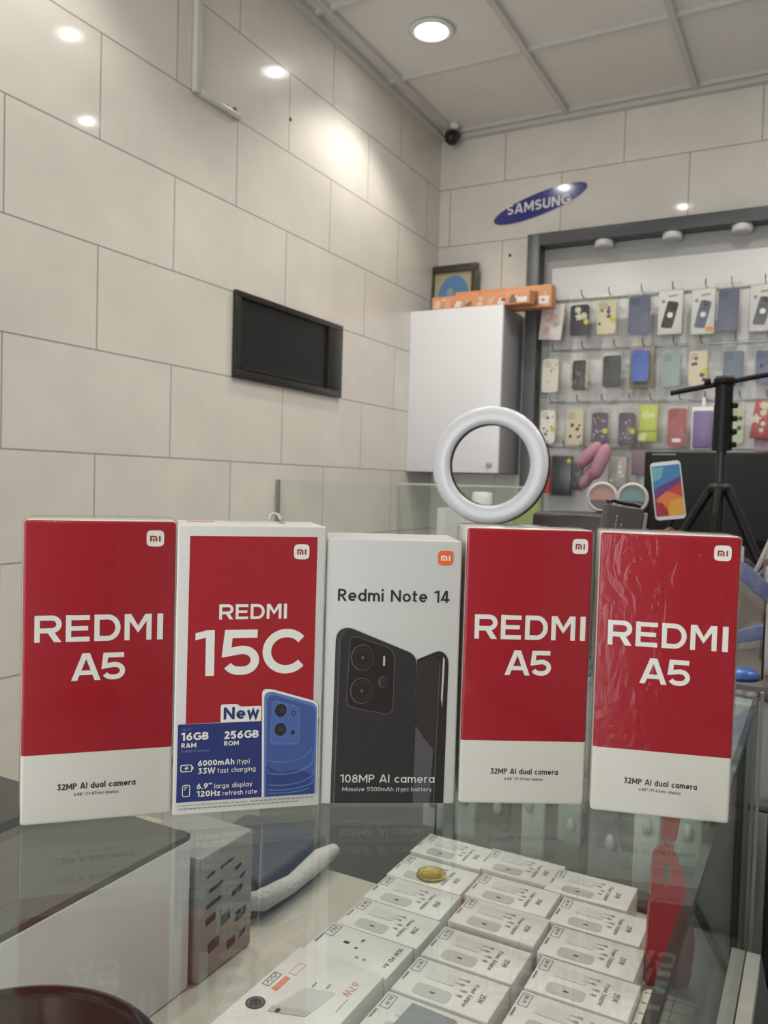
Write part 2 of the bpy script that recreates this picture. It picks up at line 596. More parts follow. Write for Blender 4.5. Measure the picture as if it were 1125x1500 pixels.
    if ch == '2': return .62, [L(*arc(.30, .70, .30 - s, .30 - s, 165, -25, 12), (s * 1.3, s), (.62, s))]
    if ch == '3': return .62, [L((s, 1 - s), (.58 - s, 1 - s), (.30, .60)), L((.30, .60), *arc(.30, .30, .32 - s, .30 - s, 80, -155, 14))]
    if ch == '4': return .70, [L((.54 - s, 0), (.54 - s, 1 - s), (.54 - t, 1 - s), (s, .24), (.70, .24))]
    if ch == '5': return .62, [L((.57, 1 - s), (.13, 1 - s), (.09, .56), (.30, .63), *arc(.30, .32, .32 - s, .32 - s, 80, -155, 14))]
    if ch == '6': return .66, [(arc(.33, .33, .33 - s, .33 - s, 0, 345, 23), True), L((.50, 1 - s * .5), (.12, .50))]
    if ch == '9': return .66, [(arc(.33, .67, .33 - s, .33 - s, 0, 345, 23), True), L((.16, s * .5), (.54, .50))]
    if ch == '7': return .60, [L((0, 1 - s), (.60 - s, 1 - s), (.18, 0))]
    if ch == '8': return .64, [(arc(.32, .75, .27 - s, .25 - s, 0, 345, 23), True), (arc(.32, .27 + s * .3, .32 - s, .27 - s * .7, 0, 345, 23), True)]
    if ch == '(': return .26, [L(*arc(.30, .42, .30 - s, .66, 130, 230, 8))]
    if ch == ')': return .26, [L(*arc(-.04, .42, .30 - s, .66, 50, -50, 8))]
    if ch == '.': return t * 1.2, [L((0, s * 1.1), (t * 1.2, s * 1.1))]
    if ch == '"': return t * 2.6, [L((s, .72), (s, 1.02)), L((t * 2.6 - s, .72), (t * 2.6 - s, 1.02))]
    if ch == '+': return .56, [L((0, .42), (.56, .42)), L((.28, .14), (.28, .70))]
    return .30, []


def text(fl, txt, u0, u1, v0, cap, mi=0, z=0.0, bold=0.0, t=None):
    """set a line of type from u0 to u1 on baseline v0 with capital height cap"""
    t = t or (.125 + bold * 3.2)
    gap = .17 - t * .22
    x, items = 0.0, []
    for ch in txt:
        w, st = pen(ch, t)
        items.append((x, st))
        x += w + gap
    total = x - gap
    sx = (u1 - u0) / total
    for xo, st in items:
        for pts, closed in st:
            f2 = Flat()
            f2.stroke(pts, t, mi, 0, closed)
            fl.lift += 1.5e-6
            fl.add([(u0 + (xo + a) * sx, v0 + c * cap, z + fl.lift) for a, c, _ in f2.v], f2.f, mi)


def mi_logo(fl, u0, u1, v0, v1, bg, fg, z):
    w, h = u1 - u0, v1 - v0
    cx, cy = (u0 + u1) / 2, (v0 + v1) / 2
    fl.shape(ell(cx, cy, w / 2, h / 2, 36, 0, 4.2), bg, z)
    t = w * .095
    x0, y0, y1 = u0 + w * .20, v0 + h * .31, v0 + h * .67
    fl.stroke([(x0 + t / 2, y0), (x0 + t / 2, y1 - t / 2), (x0 + w * .25, y1 - t / 2), (x0 + w * .335, y1 - t * .9), (x0 + w * .36, y1 - w * .14), (x0 + w * .36, y0)], t, fg, z + .00012)
    fl.shape([(x0 + w * .16, y0), (x0 + w * .16 + t, y0), (x0 + w * .16 + t, y1 - w * .15), (x0 + w * .16, y1 - w * .15)], fg, z + .00012)
    fl.shape([(x0 + w * .50, y0), (x0 + w * .50 + t, y0), (x0 + w * .50 + t, y1), (x0 + w * .50, y1)], fg, z + .00012)


# matrix: flat (u, v, z) -> local box frame where the front face looks along -Y
FRONT = lambda y0: Matrix(((1, 0, 0, 0), (0, 0, -1, y0), (0, 1, 0, 0), (0, 0, 0, 1)))
# flat laid on a horizontal top surface
TOP = lambda z0: Matrix(((1, 0, 0, 0), (0, 1, 0, 0), (0, 0, 1, z0), (0, 0, 0, 1)))


def lay(fl, M):
    fl.v = [tuple(M @ Vector(p)) for p in fl.v]
    return fl


# ================================================================== THE ROOM
TILE_L = tile_mat('wall_tile_long', 0.513)
TILE_B = tile_mat('wall_tile', 0.5)
T = 0.08
b = MB().box(XL - T, XL, YF, YB + T, ZF, ZC + .02)
struct(b.build('wall_left', TILE_L, uv=lambda c: (c.y - 1.4067, c.z - Z0)), 'cream glazed tile wall along the left', 'wall')
b = MB().box(XL, XR, YB, YB + T, ZF, ZC + .02)
struct(b.build('wall_back', TILE_B, uv=lambda c: (c.x + 1.2579, c.z - Z0)), 'cream glazed tile wall at the back', 'wall')
b = MB().box(XR, XR + T, YF, YB, ZF, ZC + .02)
struct(b.build('wall_right', TILE_B, uv=lambda c: (c.y, c.z - Z0)), 'tile wall on the right', 'wall')
b = MB().box(.1, XR + T, YF - T, YF, ZF, ZC + .02).box(XL - T, .1, YF - T, YF, 1.12, ZC + .02)  # unseen wall; opening placed to light the boxes yet keep their reflections dark
struct(b.build('wall_front', TILE_B, uv=lambda c: (c.x, c.z - Z0)), 'unseen front wall with an opening added for daylight', 'wall')
b = MB().box(XL, XR, YF, YB, ZF - T, ZF)
struct(b.build('floor', mat('floor_tile', (0.45, 0.44, 0.41), 0.3, noise=.1, nscale=4)), 'grey tiled shop floor', 'floor')
CEIL = mat('ceiling_panel', (0.80, 0.78, 0.74), 0.55, noise=.05, nscale=6)
b = MB().box(XL - T, XR + T, YF, YB + T, ZC + .02, ZC + .1)
struct(b.build('ceiling', CEIL), 'grey panel ceiling', 'ceiling')
TBAR = mat('ceiling_bar', (0.62, 0.605, 0.58), 0.45)
b = MB()
for x in [-1.4815 + .494 * i for i in range(8)]:
    b.box(x - .011, x + .011, YF, YB - .04, ZC + .002, ZC + .02)
for y in [3.29 - .51 * i for i in range(12)]:
    b.box(XL + .03, XR, y - .007, y + .007, ZC + .006, ZC + .02)
struct(b.build('trim_1', TBAR), 'ceiling grid bars', 'trim')
b = MB().box(XL, XL + .03, YF, YB, ZC - .004, ZC + .02)
struct(b.build('trim_2', TBAR), 'ceiling edge trim on the left wall', 'trim')
b = MB().box(XL + .03, XR, YB - .03, YB, ZC - .012, ZC + .02)
struct(b.build('trim_3', TBAR), 'ceiling edge trim on the back wall', 'trim')

# ---- ceiling downlights
LENS = mat('lamp_lens', (1.0, 0.97, 0.92), 0.4, emit=LENS_EMIT)
RINGM = mat('lamp_ring', (0.72, 0.80, 0.80), 0.3)
LABELS = ['round white recessed downlight in the ceiling near the left wall corner',
          'round white recessed downlight in the second ceiling panel row from the back wall',
          'round white recessed downlight in the back row of ceiling panels, above the case display']
proto = None
for i, (x, y) in enumerate(LAMPS):
    lab = LABELS[i] if i < 3 else 'round white recessed ceiling downlight outside the photo'
    if proto is None:
        t = thing('ceiling_downlight', lab, 'ceiling lamp', (x, y, ZC + .019), group='ceiling downlights')
        MB().lathe([(.052, 0), (.075, -.003), (.078, -.006), (.074, -.009), (.058, -.010), (.054, -.006), (.052, 0)], 40).build('trim_ring', RINGM, t)
        MB().lathe([(0, -.0085), (.016, -.008), (.024, -.006)], 32).build('lens', LENS, t)
        MB().lathe([(.0242, -.0055), (.040, -.0055), (.0535, -.0045)], 32).build('reflector', mat('lamp_reflector', (1.0, 0.98, 0.95), .3, emit=8.0), t)
        sp = bpy.data.lights.new('spot_light', 'SPOT')
        sp.energy = SPOT_W
        sp.spot_size = math.radians(122)
        sp.spot_blend = 0.45
        sp.shadow_soft_size = 0.045
        sp.color = LAMP_COL
        so = bpy.data.objects.new('spot_light', sp)
        COL.objects.link(so)
        so.parent = t
        so.location = (0, 0, -.03)
        proto = t
    else:
        t = copy_tree(proto)
        t.location = (x, y, ZC + .019)
        t['label'] = lab

# ---- small things on ceiling and walls
t = tag(MB().lathe([(0, -.022), (.012, -.022), (.02, -.014), (.022, 0), (0, 0)], 20).build('ceiling_sensor', WHITE_PLASTIC, loc=(-1.452, 3.225, ZC + .0195)),
        'small white round sensor on the ceiling in the back left corner', 'sensor')
t = thing('dome_camera', 'small black round security camera in the back left ceiling corner', 'security camera', (-1.478, 3.262, 1.495))
MB().lathe([(0, -.036), (.016, -.033), (.029, -.02), (.034, -.002), (.031, .014), (.02, .0245), (0, .0245)], 24).build('body', mat('camera_black', (.02, .024, .026), .35), t)
MB().lathe([(0, 0), (.011, 0), (.012, .006), (0, .007)], 16).build('lens', mat('camera_lens', (.005, .005, .006), .1), t, loc=(.014, -.031, -.008), rot=(1.3, 0, .4))

PVC = mat('pvc', (0.66, 0.64, 0.58), 0.3)
t = thing('cable_trunking', 'white plastic cable trunking bent at a right angle on the left tiled wall', 'cable trunking', (XL, 1.73, 1.05))
MB().box(.0005, .016, -.011, .011, -.008, .458).build('vertical_channel', PVC, t, bevel=.002)
MB().box(.0005, .016, .0115, .185, -.009, .009).build('horizontal_channel', PVC, t, bevel=.002)
for y, z, r in ((2.181, 1.152, .006), (1.905, 1.066, .010), (1.872, 1.066, .005)):
    tag(MB().lathe([(0, .001), (r, .001), (r * 1.05, 0)], 12).build('wall_hole', BLACK_PLASTIC, loc=(XL + .0004, y, z), rot=(0, math.pi / 2, 0)),
        {2.181: 'small dark drill hole in the left wall right of the trunking', 1.905: 'dark broken wall plug hole at the end of the trunking',
         1.872: 'tiny dark drill hole just above the horizontal trunking'}[y], 'wall hole')
tag(MB().lathe([(0, .001), (.006, .001), (.0065, 0)], 12).build('wall_hole', BLACK_PLASTIC, loc=(-1.222, YB - .0004, .979), rot=(math.pi / 2, 0, 0)),
    'small dark drill hole in the back wall beside the grey display frame', 'wall hole')

# dark vent / meter panel
VD = mat('vent_frame', (0.028, 0.026, 0.021), 0.35, spec=.3)
t = thing('wall_panel', 'dark rectangular recessed panel set in the left tiled wall', 'wall panel', (XL, 2.217, .425))
b = MB()
W, H = .302, .128
for y0, y1, z0, z1 in ((-W, W, H - .018, H), (-W, W, -H, -H + .022), (-W, -W + .022, -H + .022, H - .018), (W - .09, W, -H + .022, H - .018)):
    b.box(.0005, .014, y0, y1, z0, z1)
b.build('frame', VD, t, bevel=.0015)
MB().box(.0005, .004, -W + .022, W - .09, -H + .022, H - .018).build('back_plate', mat('vent_plate', (0.014, 0.0145, 0.015), 0.4, noise=.35, nscale=12, spec=.3), t)
b = MB()
b.box(.004, .008, -W + .03, W - .15, -H + .028, -H + .034); b.box(.004, .008, -W + .03, -W + .036, -H + .028, H - .03)
b.build('inner_rim', VD, t)

# ================================================================== BACK WALL DISPLAY
t = thing('oval_sign', 'blue oval brand sign with white capitals on the back tiled wall', 'sign', (-1.100, YB, 1.178))
fl = MB()
fl.prism(ell(0, 0, .205, .046, 48, .25), 0.0005, .006, M=Matrix.Rotation(math.pi / 2, 4, 'X'))
fl.build('plate', mat('sign_blue', (0.035, 0.04, 0.24), 0.16, coat=.6), t)
f2 = Flat()
text(f2, 'SAMSUNG', -.140, .132, -.024, .042, t=.19)
# the line of type climbs slightly with the oval
f2.v = [(x, y + (x + .01) * .05, z) for x, y, z in f2.v]
lay(f2, FRONT(-.0064)).build('lettering', mat('sign_white', (.78, .78, .8), .3), t)

# grey display frame
GREY = mat('frame_grey', (0.085, 0.09, 0.095), 0.4)
t = thing('display_portal', 'dark grey portal frame around the phone case display on the back wall', 'display frame', (-1.118, YB, 0))
y0 = -.083
MB().box(0, .052, y0, -.0005, -1.19, 1.031).build('side_panel', GREY, t, bevel=.001)
MB().box(.052, 2.6, y0, -.0005, .982, 1.031).build('top_panel', GREY, t, bevel=.001)
MB().box(2.6, 2.652, y0, -.0005, -1.19, 1.031).build('side_panel', GREY, t, bevel=.001)
for i, x in enumerate((-.812, -.553, -.307)):
    q = thing('puck_light', ['white puck light under the grey frame, leftmost of the three seen', 'white puck light under the grey frame, middle of the three seen',
                            'white puck light under the grey frame, rightmost of the three seen'][i], 'spot light',
              (x, YB - .045, .9815), group='puck lights of the display')
    MB().lathe([(0, 0), (.036, 0), (.037, -.004), (.037, -.022), (.033, -.025), (.027, -.025)], 28).build('housing', WHITE_PLASTIC, q)
    MB().lathe([(0, -.0225), (.027, -.0245)], 24).build('lens', mat('puck_lens', (.7, .69, .66), .3), q)

BOARD = mat('display_board', (0.68, 0.68, 0.675), 0.35, noise=.02)
b = MB().box(-1.0655, 1.481, YB - .012, YB - .0005, -1.19, .981)
struct(b.build('trim_4', mat('niche_back', (0.40, 0.40, 0.39), .5)), 'pale backing inside the grey frame', 'trim')
tag(MB().box(-1.024, 1.47, YB - .034, YB - .0125, -1.18, .895).build('display_board', BOARD, bevel=.001), 'white display board carrying the rails of phone cases', 'display board')
YBRD = YB - .034

RAILM = mat('rail_metal', (0.42, 0.42, 0.41), 0.35, metal=.6)
HOOKM = mat('hook_metal', (0.10, 0.10, 0.10), 0.35, metal=.7)
YP = 3.24
ROWS = [
    (.760, 'top', [(-0.999, 0.665, 0.094, 0.146), (-0.885, 0.667, 0.085, 0.130), (-0.778, 0.672, 0.082, 0.141), (-0.654, 0.672, 0.092, 0.157),
                   (-0.540, 0.668, 0.087, 0.162), (-0.423, 0.662, 0.082, 0.164), (-0.334, 0.665, 0.080, 0.164), (-0.222, 0.660, 0.087, 0.162)]),
    (.556, 'second', [(-0.996, 0.452, 0.074, 0.144), (-0.876, 0.449, 0.066, 0.127), (-0.750, 0.459, 0.079, 0.133), (-0.643, 0.477, 0.073, 0.131),
                      (-0.529, 0.458, 0.075, 0.140), (-0.433, 0.458, 0.073, 0.138), (-0.312, 0.455, 0.080, 0.135), (-0.205, 0.455, 0.075, 0.130)]),
    (.345, 'third', [(-0.999, 0.245, 0.068, 0.144), (-0.888, 0.242, 0.075, 0.147), (-0.789, 0.236, 0.072, 0.138), (-0.684, 0.234, 0.072, 0.138),
                     (-0.605, 0.252, 0.069, 0.140), (-0.499, 0.240, 0.076, 0.155), (-0.408, 0.232, 0.078, 0.155), (-0.290, 0.244, 0.050, 0.137),
                     (-0.200, 0.262, 0.078, 0.140)]),
    (.162, 'bottom', [(-1.000, 0.048, 0.036, 0.150), (-0.935, 0.044, 0.084, 0.160), (-0.868, 0.042, 0.036, 0.110), (-0.712, 0.060, 0.066, 0.125), (-0.632, 0.100, 0.056, 0.095)]),
]
for rz, nm, items in ROWS:
    t = thing('hook_rail', 'thin metal rail with black hooks, %s rail on the white display board' % nm, 'rail', (-1.02, YBRD, rz), group='rails on the display board')
    MB().box(0, 1.95, -.008, -.0005, -.004, .004).build('rail', RAILM, t, bevel=.001)
    for (x, z, w, h) in items:
        hx = x + 1.02 + .004
        MB().tube([(hx, -.006, .002), (hx, -.03, .000), (hx, -.060, .004), (hx, -.066, .014), (hx, -.067, .024)], .0022, 6).build('hook', HOOKM, t)


def case_body(w, h, d=.010, r=.012):
    return MB().prism(rrect(-w / 2, w / 2, -h / 2, h / 2, r), 0, d, M=Matrix.Rotation(math.pi / 2, 4, 'X'))


def blobs(fl, w, h, n, mi, rmin, rmax, seed, z=0.0):
    rd = random.Random(seed)
    for i in range(n):
        cx = rd.uniform(-.38, .38) * w; cy = rd.uniform(-.42, .42) * h
        r = rd.uniform(rmin, rmax)
        k = rd.choice((5, 6, 7))
        fl.shape([(cx + r * (1 + .3 * math.sin(k * a)) * math.cos(a), cy + r * (1 + .3 * math.sin(k * a)) * math.sin(a)) for a in [2 * math.pi * q / 24 for q in range(24)]], mi, z)


CREAM = mat('case_cream', (0.62, 0.56, 0.40), .35)
SLATE = mat('case_slate', (0.10, 0.115, 0.19), .4)
CHAR = mat('case_charcoal', (0.026, 0.026, 0.028), .4, spec=.3)
PLUM = mat('case_plum', (0.095, 0.068, 0.092), .4)
YEL = mat('yellow_sticker', (0.62, 0.52, 0.02), .5)


def pack(kind, x, z, w, h, label, col=None, tilt=0.0, seed=1, dots=None, sticker=None, film=True, name='phone_case_pack', cat='phone case', rail_z=None, dy=0.0, group='phone cases on the display board'):
    t = thing(name, label, cat, (x, YP + dy, z), (0, tilt, 0), group)
    cw, ch = w * .88, h * .93
    if kind == 'card':
        MB().box(-w / 2, w / 2, -.012, .012, -h / 2, h / 2 + .002).build('card_box', WHITE_CARD, t, bevel=.001)
        f = Flat()
        a = .28
        P = [(-.20, -.36), (.14, -.36), (.34, .22), (.0, .22)]
        P = [(px * w, py * h) for px, py in P]
        f.shape(round_path([(-.38 * w, -.34 * h), (.10 * w, -.38 * h), (.36 * w, .22 * h), (-.10 * w, .28 * h)], .010), 0)
        f.shape(ell(0, -.06 * h, .12 * w, .09 * w * 1.3, 20), 1, .0003)
        f.shape(rrect(-.36 * w, -.22 * w, .22 * h, .30 * h, .003), 2, .0002)
        f.shape([(-.10 * w, .35 * h), (.30 * w, .37 * h), (.30 * w, .41 * h), (-.10 * w, .39 * h)], 2, .0002)
        f.shape([(.02 * w, .14 * h), (.16 * w, .13 * h), (.18 * w, .24 * h), (.05 * w, .26 * h)], 3, .0002)
        lay(f, FRONT(-.0123)).build('printed_phone', [col, WHITE_INK, GREY_INK, BLACK_INK], t)
        if sticker:
            lay(Flat().shape(rrect(.12 * w, .44 * w, -.44 * h, -.34 * h, .003)), FRONT(-.0130)).build('price_sticker', sticker, t)
        film = True
        cw, ch = w, h
    elif kind == 'case':
        o = case_body(cw, ch, .011).build('phone_case', col, t, loc=(0, .002, -h * .03))
        f = Flat()
        # camera opening
        f.shape(rrect(-cw * .42, cw * .02, ch * .24, ch * .45, .008), 0)
        if dots:
            n, dm, r0_, r1_ = dots
            blobs(f, cw, ch * .8, n, 1, r0_, r1_, seed, .0002)
        mats = [mat('case_ring_' + col.name, tuple(c * .75 for c in col.node_tree.nodes['Mix'].inputs['A'].default_value[:3]), .3), dots[1] if dots else col]
        lay(f, FRONT(-.0094)).build('printed_pattern', mats, t, loc=(0, 0, -h * .03))
        if sticker:
            lay(Flat().shape(ell(cw * .36, -ch * .10, .010, .011, 14)), FRONT(-.0104)).build('price_sticker', sticker, t)
    elif kind == 'pouch':
        MB().box(-w / 2, w / 2, -.006, .008, -h / 2, h / 2).build('pouch', col, t, bevel=.003)
        f = Flat()
        if dots:
            n, dm, r0_, r1_ = dots
            blobs(f, w, h, n, 0, r0_, r1_, seed)
            lay(f, FRONT(-.0063)).build('printed_pattern', dots[1], t)
    if film:
        fw_, fh = max(w, cw) * 1.05, h * 1.06
        top = (rail_z - z + .010) if rail_z else fh / 2 + .01
        b = MB()
        b.box(-fw_ / 2, fw_ / 2, -.0145, .0135, -fh / 2, fh / 2)
        b.build('plastic_sleeve', FILM, t, bevel=.002)
        b = MB().box(-fw_ / 2, fw_ / 2, -.001, .001, fh / 2 + .0003, max(fh / 2 + .012, top))
        b.build('hang_tab', FILM, t)
    return t


W1 = mat('case_pearl', (0.66, 0.60, 0.57), .3)
BROWN_INK = mat('brown_ink', (0.06, 0.05, 0.04), .5)
PINK_INK = mat('pink_ink', (0.62, 0.38, 0.38), .5)
CRM_INK = mat('cream_ink', (0.62, 0.58, 0.46), .5)
LIL_INK = mat('lilac_ink', (0.33, 0.28, 0.33), .5)
R = ROWS[0]; z_ = R[0]; I = R[2]
pack('pouch', *I[0], 'white and pink glitter phone case pack, tilted, leftmost on the top rail', W1, tilt=.10, seed=3, dots=(9, PINK_INK, .006, .013), rail_z=z_)
pack('case', *I[1], 'charcoal phone case with cream cartoon blotch and yellow sticker on the top rail', CHAR, seed=12, dots=(3, CRM_INK, .008, .016), sticker=YEL, rail_z=z_)
pack('case', *I[2], 'cream phone case with dark flower blotches and yellow sticker on the top rail', CREAM, seed=5, dots=(6, BROWN_INK, .005, .009), sticker=YEL, rail_z=z_)
pack('case', *I[3], 'plain slate blue phone case in a clear sleeve, fourth on the top rail', SLATE, rail_z=z_)
pack('card', *I[4], 'white card pack printed with a black phone case and white disc', CHAR, rail_z=z_)
pack('card', *I[5], 'white card pack printed with a blue phone case, orange price sticker', SLATE, sticker=mat('orange_sticker', (.8, .28, .05), .5), rail_z=z_)
pack('case', *I[6], 'slate blue phone case in a shiny sleeve squeezed between two white card packs', SLATE, rail_z=z_, dy=-.03)
pack('card', *I[7], 'white card pack printed with a grey blue case at the right edge of the photo', mat('case_greyblue', (.10, .105, .135), .4), rail_z=z_)
R = ROWS[1]; z_ = R[0]; I = R[2]
pack('case', *I[0], 'white phone case with a dark script line, leftmost on the second rail', mat('case_white', (.68, .65, .57), .3), seed=41, dots=(5, BROWN_INK, .002, .005), rail_z=z_)
t = pack('case', *I[1], 'dark brown phone case framed by a chain of cream beads', mat('case_umber', (.05, .043, .038), .3), seed=8, dots=(5, mat('tan_ink', (.16, .13, .09), .5), .004, .008), rail_z=z_)
for sx in (-1, 1):
    b = MB()
    for q in range(9):
        b.lathe([(0, -.0055), (.0045, -.004), (.006, 0), (.0045, .004), (0, .0055)], 8, M=Matrix.Translation((sx * .031, -.018, .044 - q * .0118)))
    b.build('bead_chain', CREAM, t)
pack('case', *I[2], 'plain dark grey phone case in a clear sleeve on the second rail', mat('case_graphite', (.04, .04, .038), .4), rail_z=z_)
t = pack('case', *I[3], 'bright blue phone pouch in front of a tan sleeve on the second rail', mat('pouch_blue', (.06, .12, .46), .3), rail_z=z_)
MB().box(-.042, .046, .010, .020, -.088, .070).build('tan_sleeve', mat('tan_card', (.30, .25, .18), .5), t, bevel=.002)
pack('case', *I[4], 'pale teal phone case in a crinkled clear sleeve', mat('case_teal', (.27, .35, .34), .3), rail_z=z_)
pack('case', *I[5], 'cream phone case with dark flower blotches and yellow sticker above the tripod bar', CREAM, seed=15, dots=(6, BROWN_INK, .005, .009), sticker=YEL, rail_z=z_)
pack('case', *I[6], 'grey blue phone case behind the top of the black tripod', mat('case_steel', (.13, .17, .22), .35), rail_z=z_)
pack('case', *I[7], 'blue phone case with a dark dot at the right edge, second rail', mat('case_denim', (.11, .13, .22), .35), seed=3, dots=(1, BLACK_INK, .005, .006), rail_z=z_)
R = ROWS[2]; z_ = R[0]; I = R[2]
t = pack('case', *I[0], 'white and yellow phone case with black scribbles beside the ring light', mat('case_bright', (.78, .77, .66), .3), seed=2, dots=(7, BLACK_INK, .003, .006), sticker=YEL, rail_z=z_)
pack('case', *I[1], 'cream phone case with small dark flowers, second on the third rail', CREAM, seed=22, dots=(7, BROWN_INK, .004, .008), rail_z=z_)
pack('case', *I[2], 'plum phone case with pale pattern directly above the pink plush', PLUM, seed=31, dots=(12, LIL_INK, .003, .006), sticker=YEL, rail_z=z_)
pack('case', *I[3], 'plum phone case with pale pattern beside the lime pouch', PLUM, seed=37, dots=(12, LIL_INK, .003, .006), sticker=YEL, rail_z=z_)
t = pack('pouch', *I[4], 'lime green phone pouch with a dark seam on the third rail', mat('pouch_lime', (.48, .58, .08), .4), seed=4, dots=(4, mat('pale_lime', (.62, .70, .35), .4), .008, .018), rail_z=z_)
lay(Flat().shape([(-.034, -.032), (.034, -.030), (.034, -.027), (-.034, -.029)]), FRONT(-.0066)).build('seam', BROWN_INK, t)
t = pack('case', *I[5], 'red phone case in a clear sleeve on the third rail', mat('case_red', (.33, .05, .045), .3), rail_z=z_)
lay(Flat().shape(rrect(-.016, .016, -.060, -.046, .004)), FRONT(-.0106)).build('white_label', WHITE_INK, t)
t = thing('phone_case_pack', 'purple phone case in a white bordered pack left of the tripod column', 'phone case', (I[6][0], YP, I[6][1]), group='phone cases on the display board')
MB().box(-.041, .041, .000, .010, -.080, .080).build('white_tray', WHITE_PLASTIC, t, bevel=.003)
MB().box(-.034, .034, -.010, -.0002, -.072, .066).build('phone_case', mat('case_purple', (.21, .15, .31), .35), t, bevel=.004)
MB().box(-.006, .006, .0, .002, .0805, .118).build('hang_tab', WHITE_PLASTIC, t)
t = pack('case', *I[7], 'narrow green and black phone case half hidden behind the tripod column', mat('case_sage', (.42, .50, .30), .35), seed=6, dots=(4, BLACK_INK, .006, .010), rail_z=z_)
t = pack('pouch', *I[8], 'red and cream patterned phone wallet with brown flap, tilted at the right edge', mat('wallet_red', (.38, .06, .06), .4), tilt=.12, seed=9, dots=(7, CRM_INK, .007, .016), rail_z=z_)
t = pack('pouch', -.196, .185, .070, .070, 'pink checked small pouch hanging below the red wallet', mat('pouch_pink', (.50, .38, .44), .4), seed=14, dots=(12, mat('dark_pink', (.36, .22, .30), .4), .003, .005), film=False, dy=.020)
R = ROWS[3]; z_ = R[0]; I = R[2]
pack('pouch', *I[0], 'narrow red pack hanging beside the ring light on the bottom rail', mat('pack_red', (.55, .06, .05), .4), rail_z=z_, film=False)
pack('pouch', *I[1], 'near black case pack with yellow sticker on the bottom rail', mat('pack_black', (.02, .02, .03), .3), seed=2, dots=(1, YEL, .008, .010), rail_z=z_)
pack('pouch', *I[2], 'narrow dark brown patterned pack left of the pink plush', mat('pack_brown', (.05, .04, .035), .4), seed=8, dots=(5, mat('tan_ink', (.2, .2, .2)), .004, .007), rail_z=z_)
pack('pouch', *I[3], 'silver cable pack in clear sleeve right of the pink plush', mat('pack_silver', (.38, .36, .33), .3), seed=5, dots=(5, WHITE_INK, .004, .008), rail_z=z_)
pack('pouch', *I[4], 'dusty mauve pouch on the bottom rail beside the monitor', mat('pouch_mauve', (.22, .16, .19), .6), rail_z=z_, film=False)

PINKP = mat('pink_plush', (.46, .24, .30), .9, bump=.6, bscale=300)
t = thing('pink_plush', 'dusty pink plush of three rounded lobes hanging under the third rail', 'plush toy', (-.77, 3.13, .16))


def lobe(p, q, r):
    p, q = Vector(p), Vector(q)
    d = q - p
    k = [.0, .06, .18, .38, .62, .82, .94, 1.0]
    s = [.15, .62, .9, 1.0, 1.0, .9, .62, .15]
    return MB().tube([p + d * a for a in k], [r * a for a in s], 16)


lobe((-.070, 0, -.082), (.012, 0, .012), .025).build('lobe', PINKP, t)
lobe((-.006, -.02, -.130), (.044, -.02, .006), .027).build('lobe', PINKP, t)
lobe((-.062, .02, -.165), (.004, .02, -.06), .023).build('lobe', PINKP, t)
MB().tube([(.012, .0, .006), (.012, .05, .010), (.012, .090, .004)], .002, 6).build('hanging_cord', BLACK_PLASTIC, t)

# ================================================================== CABINET AND WHAT STANDS ON IT
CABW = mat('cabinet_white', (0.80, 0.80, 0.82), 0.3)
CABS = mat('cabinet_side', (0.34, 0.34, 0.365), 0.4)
t = thing('wall_cabinet', 'white wall cabinet hung in the back left corner', 'cabinet', (XL, YB, .047))
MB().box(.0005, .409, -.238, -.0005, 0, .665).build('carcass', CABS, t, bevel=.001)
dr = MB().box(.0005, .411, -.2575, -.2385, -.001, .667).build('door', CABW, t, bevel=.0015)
MB().lathe([(0, .010), (.011, .009), (.013, .004), (.013, 0)], 18).build('lock', mat('lock_grey', (.45, .45, .44), .35), dr, loc=(.374, -.258, .034), rot=(math.pi / 2, 0, 0))

t = thing('picture_frame', 'dark framed picture with a blue dome medallion standing on the cabinet', 'picture', (-1.462, 3.285, .714), (-.04, 0, 0))
FW, FH = .118, .236
b = MB()
for x0, x1, z0, z1 in ((-FW, FW, FH - .03, FH), (-FW, FW, 0, .03), (-FW, -FW + .03, .03, FH - .03), (FW - .03, FW, .03, FH - .03)):
    b.box(x0, x1, -.018, .0, z0, z1)
b.build('frame', mat('picture_frame_wood', (.05, .043, .03), .35), t, bevel=.003)
f = Flat()
f.shape([(-FW + .03, .03), (FW - .03, .03), (FW - .03, FH - .03), (-FW + .03, FH - .03)], 0)
f.shape(ell(.004, .092, .074, .100, 30), 1, .0004)
f.shape(ell(-.012, .115, .020, .028, 5), 2, .0008)
f.shape(ell(.018, .080, .026, .02, 6), 2, .0008)
f.shape(ell(-.02, .055, .03, .012, 7), 3, .0008)
lay(f, FRONT(-.004)).build('picture', [mat('picture_gold', (.40, .36, .22), .5), mat('picture_blue', (.09, .22, .42), .5), mat('picture_pale', (.24, .33, .36), .5), mat('picture_dark', (.2, .2, .18), .5)], t)

OR = mat('orange_card', (.70, .30, .14), .45, noise=.12, nscale=14)


